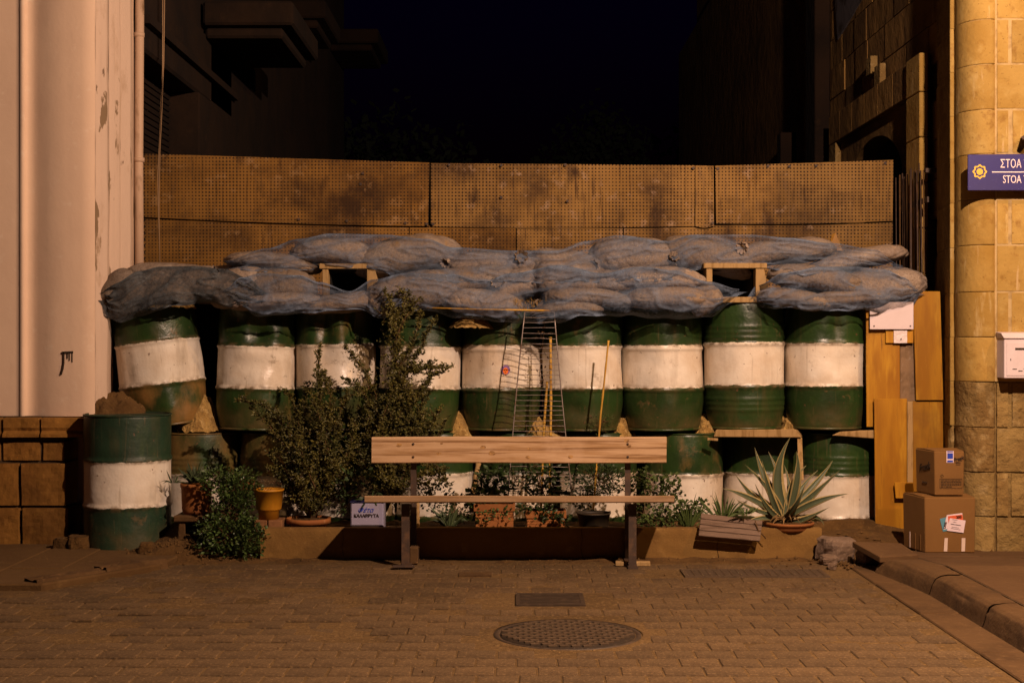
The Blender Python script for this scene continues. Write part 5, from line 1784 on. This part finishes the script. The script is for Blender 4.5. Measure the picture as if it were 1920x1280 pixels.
ag = thing('agave', 'large variegated agave with cream edged leaves in a bowl on the planter', 'agave', P(1470, 985, 9.05))
AB = (1472, 972)
AG = [  # ctrl px,py,dy ; tip px,py,dy ; width px
    ((1458, 900, 0), (1482, 819, -.02), 38), ((1440, 900, .05), (1415, 838, .08), 26), ((1425, 935, .02), (1378, 888, -.02), 20), ((1430, 920, -.08), (1396, 870, -.1), 20),
    ((1500, 930, -.06), (1576, 880, -.1), 24), ((1510, 940, .0), (1568, 930, .02), 18), ((1500, 985, -.08), (1556, 950, -.12), 22), ((1500, 900, .05), (1512, 872, .1), 20),
    ((1440, 920, -.12), (1428, 860, -.16), 22), ((1455, 900, .12), (1440, 845, .16), 22), ((1490, 890, -.04), (1493, 845, -.06), 22), ((1510, 915, .08), (1535, 880, .12), 16),
    ((1420, 955, -.10), (1380, 935, -.16), 16), ((1445, 955, -.16), (1415, 905, -.22), 20), ((1495, 955, -.16), (1510, 905, -.2), 18), ((1530, 965, -.1), (1545, 985, -.14), 14),
    ((1420, 975, -.12), (1385, 985, -.14), 14), ((1535, 940, -.08), (1592, 925, -.12), 18), ((1410, 930, -.06), (1352, 915, -.10), 16), ((1525, 900, .1), (1562, 862, .14), 18), ((1480, 920, .16), (1470, 870, .24), 20), ((1450, 950, .1), (1405, 915, .18), 18), ((1500, 950, .14), (1540, 910, .2), 16),
]
for i, (c, tp, w) in enumerate(AG):
    b = MB()
    base = P(AB[0] + random.uniform(-8, 8), AB[1] + random.uniform(-4, 6), 9.05 + random.uniform(-.03, .03))
    c = (c[0] + random.uniform(-22, 22), c[1] + random.uniform(-14, 16), c[2] + random.uniform(-.05, .05))
    w *= random.uniform(.75, 1.15)
    blade(b, base, P(c[0], c[1], 9.05 + c[2]), P(tp[0], tp[1], 9.05 + tp[2]), w * .74 * 9.05 / F, 14, .30, margin=True)
    part('leaf', b, ['agave', 'agavem'], ag)


for i in range(12):      # withered lower leaves
    a = random.uniform(0, 2 * math.pi)
    b = MB()
    base = P(AB[0], AB[1] + 4, 9.05)
    e = base + Vector((math.cos(a) * .22, math.sin(a) * .14 - .02, -.01 + random.uniform(-.02, .03)))
    blade(b, base, base + (e - base) * .6 + Vector((0, 0, .07)), e, .022, 8, .5)
    part('leaf', b, 'deadleaf', ag, 'withered brown leaf')


def aloe(name, px, py, Y, n_, L, w, lab, seed, spread=1.0, up=.5, m='leafaloe', grp=None):
    rnd = random.Random(seed)
    t = thing(name, lab, 'aloe', P(px, py, Y), grp)
    c = P(px, py, Y)
    b = MB()
    for i in range(n_):
        a = rnd.uniform(0, 2 * math.pi)
        el = rnd.uniform(0, 1)
        d = Vector((math.cos(a) * spread, math.sin(a) * .6, 0)) * (1 - el * .7) * rnd.uniform(.6, 1)
        ll = L * rnd.uniform(.6, 1.1)
        q0 = c + Vector((d.x * .2 * L, d.y * .15 * L, 0))
        ctrl = q0 + (d * .55 + Vector((0, 0, up + el * .4))) * ll * .6
        tip = ctrl + (d * .6 + Vector((0, 0, rnd.uniform(-.35, .45)))) * ll * .55
        blade(b, q0, ctrl, tip, w * rnd.uniform(.7, 1.1), 7, .3)
    part('leaves', b, m, t)


aloe('aloe', 366, 905, 9.16, 80, .21, .016, 'shaggy dark aloe spilling from the terracotta pot on the stool', 1, 1.1, .45)
aloe('aloe', 325, 905, 9.12, 10, .16, .010, 'few thin dry leaves hanging over the left drum beside the pot', 31, 1.1, .1)
aloe('aloe', 842, 985, 9.06, 34, .19, .018, 'pale spiky aloe behind the left half of the bench', 2, 1.3, .5)
aloe('aloe', 1290, 985, 9.06, 36, .26, .011, 'thin grassy aloe between the geranium and the slatted board', 3, 1.3, .55, 'leafgeo')
aloe('aloe', 1355, 975, 9.02, 44, .25, .013, 'spiky aloe reaching up behind the slatted board', 4, 1.2, .55, 'leafgeo')
aloe('aloe', 1398, 962, 8.86, 16, .17, .016, 'drooping aloe sprig hanging over the slatted board', 6, 1.2, -.05, 'leafgeo')
solo('dead_twig', MB().tube([P(1416, 975, 8.85), P(1421, 992, 8.84), P(1436, 1009, 8.84)], .004, 5).tube([P(1421, 992, 8.84), P(1424, 1008, 8.83)], .003, 5), 'twig', 'dead twig dangling over the planter wall left of the agave', 'twig')
# dry stems by the rack
rnd = random.Random(9)
st_ = MB()
for i in range(9):
    a = P(1010 + rnd.uniform(-14, 18), 940, 9.3)
    c = P(1005 + rnd.uniform(-20, 30), 840 + rnd.uniform(-60, 30), 9.45)
    st_.tube([a, a.lerp(c, .5) + rv(rnd) * .03, c], [.003, .002, .0012], 4, cap=False)
lf = MB()
for i in range(60):
    c = P(1018 + rnd.gauss(0, 10), rnd.uniform(620, 830), 9.5)
    leaf(lf, c, rv(rnd), rv(rnd), rnd.uniform(.015, .03), .012)
t = thing('dry_creeper', 'withered brown creeper climbing inside the wire rack', 'creeper', P(1015, 940, 9.3))
part('stems', st_.tube([P(1015, 940, 9.35), P(1022, 800, 9.5), P(1012, 700, 9.52), P(1022, 600, 9.5)], [.005, .004, .003, .002], 5), 'twig', t)
part('leaves', lf, 'twig', t)


# ------------------------------------------------------------------ stones on the right
def rock(c, d, seed, rot=0):
    b = MB()
    N = 12
    rm = Matrix.Rotation(rot, 3, 'Z')

    def fr(u, v):
        a, e = 2 * math.pi * u, math.pi * (v - .5)
        p = Vector((math.cos(a) * math.cos(e), math.sin(a) * math.cos(e), math.sin(e)))
        m_ = max(abs(p.x), abs(p.y), abs(p.z))
        p = p / m_ * (.75 + .25 * m_)
        k = 1 + .16 * nv(p, 1.3, seed) + .05 * nv(p, 5, seed)
        return Vector(c) + rm @ Vector((p.x * d[0] / 2, p.y * d[1] / 2, p.z * d[2] / 2)) * k
    b.grid(fr, 28, 16, smooth=False)
    return b


c = P(1573, 1021, 8.72)
solo('boulder', rock((c.x, 8.80, .075), (.20, .20, .15), 4, .5), 'stone', 'broken pinkish stone block beside the planter end', 'stone', loc=(c.x, 8.8, 0))
solo('rubble_stone', rock((X(1552, 8.7), 8.68, .03), (.10, .09, .06), 9, .2), 'stone', 'small dark stone at the foot of the broken block', 'stone')
solo('rubble_stone', rock((X(1562, 8.5), 8.52, .015), (.07, .05, .035), 12, 1.2), 'stone', 'flat stone chip in front of the broken block', 'stone')
for (px, Y, s, lab, sd2) in ((120, 9.12, .10, 'mortar lump at the foot of the plinth corner', 3), (148, 9.12, .13, 'larger mortar lump between plinth and left drum', 5), (275, 8.93, .09, 'dirt lump in front of the left drum', 8), (312, 8.98, .08, 'dirt lump right of the left drum', 2)):
    solo('mortar_lump', rock((X(px, Y), Y, .055), (s * 1.3, s, s), sd2, sd2), 'soil', lab, 'rubble lump')
sl_ = MB()
A, B, C, D = P(1598, 1014, 8.62), P(1650, 1040, 8.30), P(1722, 1036, 8.34), P(1690, 1012, 8.72)
A.z, B.z, C.z, D.z = .150, .105, .112, .125
dn = Vector((0, 0, -.036))
sl_.hexa([B + dn, C + dn, D + dn, A + dn, B, C, D, A])
solo('loose_slab', sl_, 'slab', 'loose paving slab tilted over a hole by the kerb end', 'paving slab', bev=.004)
solo('prop_stone', rock((2.18, 8.68, .06), (.14, .14, .11), 21, .2), 'stone', 'stone propping up the loose paving slab', 'stone')
solo('flat_stone', MB().b2(X(1735, 8.85), X(1832, 8.85), 8.84, 9.28, .0, .038), 'slab', 'flat stone under the cardboard boxes', 'stone', bev=.006)

# ------------------------------------------------------------------ plywood boards
YP = 9.60


def pboard(x0, x1, y0, y1, dy, m, lab, name='plywood_board', th=.016, sk_=0):
    Y = YP + dy
    b = MB().hexa([P(x0 + sk_, y1, Y), P(x1 + sk_, y1, Y), P(x1 + sk_, y1, Y) + Vector((0, th, 0)), P(x0 + sk_, y1, Y) + Vector((0, th, 0)),
                   P(x0, y0, Y), P(x1, y0, Y), P(x1, y0, Y) + Vector((0, th, 0)), P(x0, y0, Y) + Vector((0, th, 0))])
    return solo(name, b, m, lab, 'board', 'boards closing the gap beside the house', loc=P((x0 + x1) / 2, y1, Y), bev=.002)


pboard(1624, 1687, 574, 800, .0, 'ply', 'tall orange plywood board touching the last drum', sk_=1)
pboard(1688, 1716, 570, 752, .012, 'greyply', 'mouldy grey board between two orange boards')
pboard(1712, 1763, 546, 750, -.03, 'ply', 'tallest orange plywood board beside the stone pier', sk_=6)
pboard(1639, 1701, 747, 1006, -.045, 'ply', 'lower left plywood board reaching the ground', sk_=3)
pboard(1705, 1768, 752, 1003, -.01, 'ply', 'lower right plywood board behind the boxes', sk_=4)
pboard(1701.5, 1712, 752, 908, -.06, 'batten', 'narrow raw batten between the lower boards', 'batten', .012)
pboard(1677, 1712, 904, 934, -.09, 'ply', 'small plywood offcut resting against the big carton', 'plywood_offcut', .012, 3)
pboard(1661, 1713, 616, 643, -.02, 'ply', 'small square plywood piece under the white sheet', 'plywood_offcut', .012)
ws = thing('metal_sheet', 'blank white metal sheet screwed to the boards under the sandbags', 'sheet', P(1672, 617, 9.56))
part('sheet', MB().b2(X(1631, 9.56), X(1712.5, 9.56), 9.556, 9.560, Z(617, 9.56), Z(566, 9.56)), 'white', ws)
for px in (1639, 1707):
    part('screw', MB().tube([P(px, 611, 9.557), P(px, 611, 9.552)], .005, 8), 'rusty', ws)
fs_ = thing('foil_sheet', 'crinkled pale sheet pinned to the small plywood piece', 'sheet', P(1688, 643, 9.57))
part('sheet', MB().grid(lambda u, v: Vector((X(1676 + 25 * u, 9.572), 9.572 + .004 * nv((u * 5, v * 5, 0), 1), Z(643 - 25 * v, 9.572))), 8, 8), 'foil', fs_)
part('pin', MB().tube([P(1690, 635, 9.570), P(1690, 635, 9.560)], .004, 8), 'rusty', fs_)

# ------------------------------------------------------------------ cardboard boxes
YL = 8.90
bx0, bx1, bz0, bz1 = X(1735, YL), X(1828, YL), .040, Z(933, YL)
cb = thing('cardboard_box', 'large brown carton with shipping labels on the flat stone', 'box', ((bx0 + bx1) / 2, YL + .2, bz0), 'cartons stacked by the house wall')


def carton(t, x0, x1, y0, y1, z0, z1, th):
    part('carton_body', MB().hexa([(x0, y0, z0), (x1, y0, z0), (x1 - th * .5, y1, z0), (x0 - th, y1, z0), (x0 - .004, y0, z1), (x1 + .004, y0, z1), (x1 - th * .5, y1, z1), (x0 - th - .006, y1, z1)]), 'card', t, bev=.004)
    part('flap', MB().hexa([(x0 - .002, y0 + .005, z1 + .001), (x1, y0 + .005, z1 + .001), (x1, (y0 + y1) / 2 - .002, z1 + .004), (x0 - th * .5, (y0 + y1) / 2 - .002, z1 + .004),
                            (x0 - .002, y0 + .005, z1 + .004), (x1, y0 + .005, z1 + .004), (x1, (y0 + y1) / 2 - .002, z1 + .008), (x0 - th * .5, (y0 + y1) / 2 - .002, z1 + .008)]), 'card', t)
    part('flap', MB().hexa([(x0 - th * .5, (y0 + y1) / 2, z1 + .001), (x1, (y0 + y1) / 2, z1 + .001), (x1 - th * .5, y1, z1 + .001), (x0 - th, y1, z1 + .001),
                            (x0 - th * .5, (y0 + y1) / 2, z1 + .010), (x1, (y0 + y1) / 2, z1 + .012), (x1 - th * .5, y1, z1 + .004), (x0 - th, y1, z1 + .004)]), 'card', t)


carton(cb, bx0, bx1, YL, YL + .29, bz0, bz1, .055)
fy = YL


def flat(t, name, pts, m, off):
    A_, B_, C_, D_ = [P(p[0], p[1], YL) for p in pts]
    q = Vector((0, -off, 0))
    th = Vector((0, .0012, 0))
    return part(name, MB().hexa([D_ + q, C_ + q, C_ + q + th, D_ + q + th, A_ + q, B_ + q, B_ + q + th, A_ + q + th]), m, t)


flat(cb, 'teal_label', [(1762, 972), (1778, 968), (1778, 994), (1768, 996)], 'tealp', .003)
flat(cb, 'label', [(1775, 965), (1804, 961), (1807, 985), (1769, 992)], 'paper', .0045)
flat(cb, 'red_label', [(1777, 967), (1804, 964), (1807, 984), (1779, 988)], 'redp', .006)
flat(cb, 'label', [(1780.5, 970.5), (1810, 975), (1806, 998), (1775, 994)], 'paper', .0075)
flat(cb, 'tape_strip', [(1771, 1008), (1777, 1008), (1776, 1033), (1769.5, 1033)], 'tape', .003)
flat(cb, 'tape_strip', [(1803, 1008), (1810, 1008), (1809, 1033), (1802.5, 1033)], 'tape', .003)
text('200', .022, 'ink', cb, P(1798, 969, YL - .0075), (R(90), R(-6), 0), bold=.0008)
text('LAYS', .018, 'ink', cb, P(1772.5, 984, YL - .0065), (R(90), R(-78), 0), bold=.0006)
for k, (py, w) in enumerate(((974, 10), (978, 7), (983, 20), (988, 14), (991, 18))):
    A_ = P(1792 - (9 - w / 2) * .4, py, YL - .0095)
    part('print_line', MB().box(A_, (w * .0033, .0006, .0012 if k != 2 else .0026), (0, R(9), 0)), 'ink', cb)
for k in range(3):
    yy = YL + .06 + k * .07
    part('tape_strip', MB().box((bx0 - .003 - .055 * (yy - YL) / .29, yy, bz0 + .055), (.0025, .012, .10), (0, 0, R(10.7))), 'card' if k < 2 else 'tape', cb)

YU = 8.93
ux0, ux1, uz0, uz1 = X(1753, YU), X(1807, YU), bz1 + .013, Z(846, YU)
ub = thing('cardboard_box', 'smaller brown carton with printed logo stacked on the large carton', 'box', ((ux0 + ux1) / 2, YU + .15, uz0), 'cartons stacked by the house wall')
carton(ub, ux0, ux1, YU, YU + .25, uz0, uz1, .045)


def flu(name, x0, x1, y0, y1, m, off=.003):
    return part(name, MB().b2(X(x0, YU), X(x1, YU), YU - off, YU - off + .0012, Z(y1, YU), Z(y0, YU)), m, ub)


flu('label', 1774.5, 1788, 844.8, 867, 'paper')
flu('blue_panel', 1776, 1786.5, 849, 859.5, 'bluep', .0045)
flu('blue_panel', 1776, 1786.5, 862.5, 866, 'bluep', .0045)
flu('blue_panel', 1776, 1786.5, 845.3, 847, 'bluep', .0045)
text('Fresk', .030, 'ink', ub, (X(1796.5, YU), YU - .003, Z(860, YU)), (R(90), R(-14), 0), shear=.3, bold=.0009)
part('logo_underline', MB().box((X(1797.5, YU), YU - .0025, Z(865, YU)), (.048, .001, .002), (0, R(-16), 0)), 'ink', ub)
for py in (867.5, 870.5):
    flu('print_line', 1792, 1801, py - .4, py + .4, 'ink')
# warning diamond and boxed small print
dmx, dmz = X(1766, YU), Z(892, YU)
dmb = MB()
for a in range(4):
    p0 = Vector((dmx + .011 * math.cos(a * math.pi / 2), YU - .0025, dmz + .011 * math.sin(a * math.pi / 2)))
    p1 = Vector((dmx + .011 * math.cos((a + 1) * math.pi / 2), YU - .0025, dmz + .011 * math.sin((a + 1) * math.pi / 2)))
    dmb.tube([p0, p1], .0008, 4)
dmb.tube([(dmx, YU - .0025, dmz - .005), (dmx, YU - .0025, dmz + .006)], .001, 4)
part('warning_symbol', dmb, 'ink', ub)
for (x0, x1, y0, y1) in ((1762, 1804, 897, 897.5), (1762, 1804, 914.5, 915), (1762, 1762.5, 897.6, 914.4), (1803.5, 1804, 897.6, 914.4)):
    flu('print_frame', x0, x1, y0, y1, 'ink')
rnd = random.Random(2)
for k in range(5):
    x_ = 1764
    while x_ < (1802 if k < 4 else 1784):
        w_ = rnd.uniform(2, 6)
        flu('print_line', x_, min(x_ + w_, 1802), 899.7 + k * 2.9, 900.9 + k * 2.9, 'ink')
        x_ += w_ + .9
# logo on the shaded side
lx = ux0 - .0045
o = text('Fresk', .068, 'ink', ub, (ux0 - .0285, YU + .125, (uz0 + uz1) / 2 + .03), (R(90), R(0), R(-90)), shear=.3)
o.rotation_euler = (R(90), R(-12), R(-79.8))
text('keep dry', .018, 'ink', ub, (ux0 - .0275, YU + .125, uz0 + .07), (R(90), 0, R(-79.8)))

# ------------------------------------------------------------------ street sign and mailbox on the stone wall
sg = thing('street_sign', 'blue bilingual street sign with a gold emblem on the stone wall', 'sign', (X(1875, 8.96), 8.96, Z(325, 8.96)))
YS = 8.965
sx0, sx1 = X(1815, YS), X(2110, YS)
part('plate', MB().hexa([(sx0, YS, Z(357, YS)), (sx1, YS, Z(357, YS)), (sx1, YS + .012, Z(357, YS)), (sx0, YS + .012, Z(357, YS)),
                         (sx0, YS, Z(290, YS)), (sx1, YS, Z(287, YS)), (sx1, YS + .012, Z(287, YS)), (sx0, YS + .012, Z(290, YS))]), 'signb', sg, bev=.002)
for px in (1850, 2080):
    part('standoff', MB().b2(X(px, YS) - .015, X(px, YS) + .015, YS + .0125, Yw + .02, Z(330, YS), Z(318, YS)), 'rusty', sg)
ex, ez = X(1837, YS), Z(322, YS)
em = MB()
n_ = 8
vs = []
for k in range(48):
    a = 2 * math.pi * k / 48
    ro = .0425 * (1 + .10 * math.cos(8 * a))
    ri = .031 * (1 + .10 * math.cos(8 * a))
    vs += [(ex + ro * math.cos(a), YS - .002, ez + ro * math.sin(a)), (ex + ri * math.cos(a), YS - .002, ez + ri * math.sin(a))]
em.add(vs, [(2 * k, (2 * k + 2) % 96, (2 * k + 3) % 96, 2 * k + 1) for k in range(48)])
em.add([(ex, YS - .002, ez)] + [(ex + .021 * math.cos(2 * math.pi * k / 20), YS - .0018, ez + .021 * math.sin(2 * math.pi * k / 20)) for k in range(20)], [(0, k + 1, (k + 1) % 20 + 1) for k in range(20)])
part('emblem', em, 'gold', sg)
text('ΣΤΟΑ Τ', .074, 'letter', sg, (X(1875, YS), YS - .0015, Z(308, YS)), align='LEFT').scale = (.66, 1, 1)
text('STOA T', .070, 'letter', sg, (X(1880, YS), YS - .0015, Z(337, YS)), align='LEFT').scale = (.66, 1, 1)
part('rule_line', MB().b2(X(1860, YS), sx1 - .04, YS - .002, YS - .0005, Z(323.6, YS), Z(321.8, YS)), 'letter', sg)

mb_ = thing('mailbox', 'white metal mailbox fixed to the stone wall', 'mailbox', (X(1930, 8.9), 8.95, Z(712, 8.95)))
YM = 8.93
part('mailbox_body', MB().b2(X(1883, YM), X(1990, YM), YM, Yw + .01, Z(709, YM), Z(634, YM)), 'white', mb_, bev=.004)
part('hood', MB().hexa([(X(1882, YM), YM - .012, Z(634, YM)), (X(1991, YM), YM - .012, Z(634, YM)), (X(1991, YM), Yw, Z(634, YM)), (X(1882, YM), Yw, Z(634, YM)),
                        (X(1880, YM), YM + .03, Z(624, YM)), (X(1991, YM), YM + .03, Z(624, YM)), (X(1991, YM), Yw, Z(622, YM)), (X(1880, YM), Yw, Z(622, YM))]), 'white', mb_, bev=.002)
part('door_panel', MB().b2(X(1887.5, YM), X(1984, YM), YM - .004, YM - .0005, Z(704, YM), Z(642, YM)), 'white', mb_, bev=.001)
for (x0, x1, y0, y1) in ((1903, 1925, 652, 656), (1898, 1906, 691, 692.5), (1909, 1917, 694.5, 696), (1919, 1927, 691, 692.5), (1894, 1895.5, 672, 676)):
    part('slot', MB().b2(X(x0, YM), X(x1, YM), YM - .0055, YM - .0045, Z(y1, YM), Z(y0, YM)), 'ink', mb_)
wl = thing('wall_light_bracket', 'black pointed bracket at the right edge of the stone wall', 'bracket', P(1922, 258, 8.95))
part('bracket_arm', MB().hexa([P(1915, 259, 8.9), P(1930, 268, 8.9), P(1930, 268, 9.05), P(1915, 259, 9.05), P(1914, 257, 8.9), P(1930, 248, 8.9), P(1930, 248, 9.05), P(1914, 257, 9.05)]), 'rusty', wl)

# ------------------------------------------------------------------ street lamps (the light of the place)
for (hx, hy, hz), (fx, fy_), en, col_, lab in LAMPS:
    t = thing('street_lamp', lab, 'street lamp', (fx, fy_, 0), 'street lamps on the right pavement')
    part('post', MB().tube([(fx, fy_, 0), (fx, fy_, 1), (fx, fy_, hz + .35)], [.08, .055, .045], 16), 'post', t)
    part('arm', MB().tube([(fx, fy_, hz + .3), (fx - .3, hy, hz + .42), (hx, hy, hz + .22)], .022, 10), 'post', t)
    hd = part('lamp_head', MB().lathe([(.02, .24), (.09, .20), (.20, .10), (.22, .07), (.20, .07), (.09, .17), (.001, .19)], (hx, hy, hz), 28), 'post', t)
    part('bulb', MB().lathe([(.001, .17), (.035, .15), (.05, .11), (.035, .08), (.001, .07)], (hx, hy, hz), 16), 'lampm', hd)
    ld = bpy.data.lights.new('lamp_light', 'POINT')
    ld.energy, ld.color, ld.shadow_soft_size = en, col_, .05
    lo = bpy.data.objects.new('lamp_light', ld)
    COL.objects.link(lo)
    lo.parent = t
    lo.location = Vector((hx, hy, hz - .05)) - Vector((fx, fy_, 0))
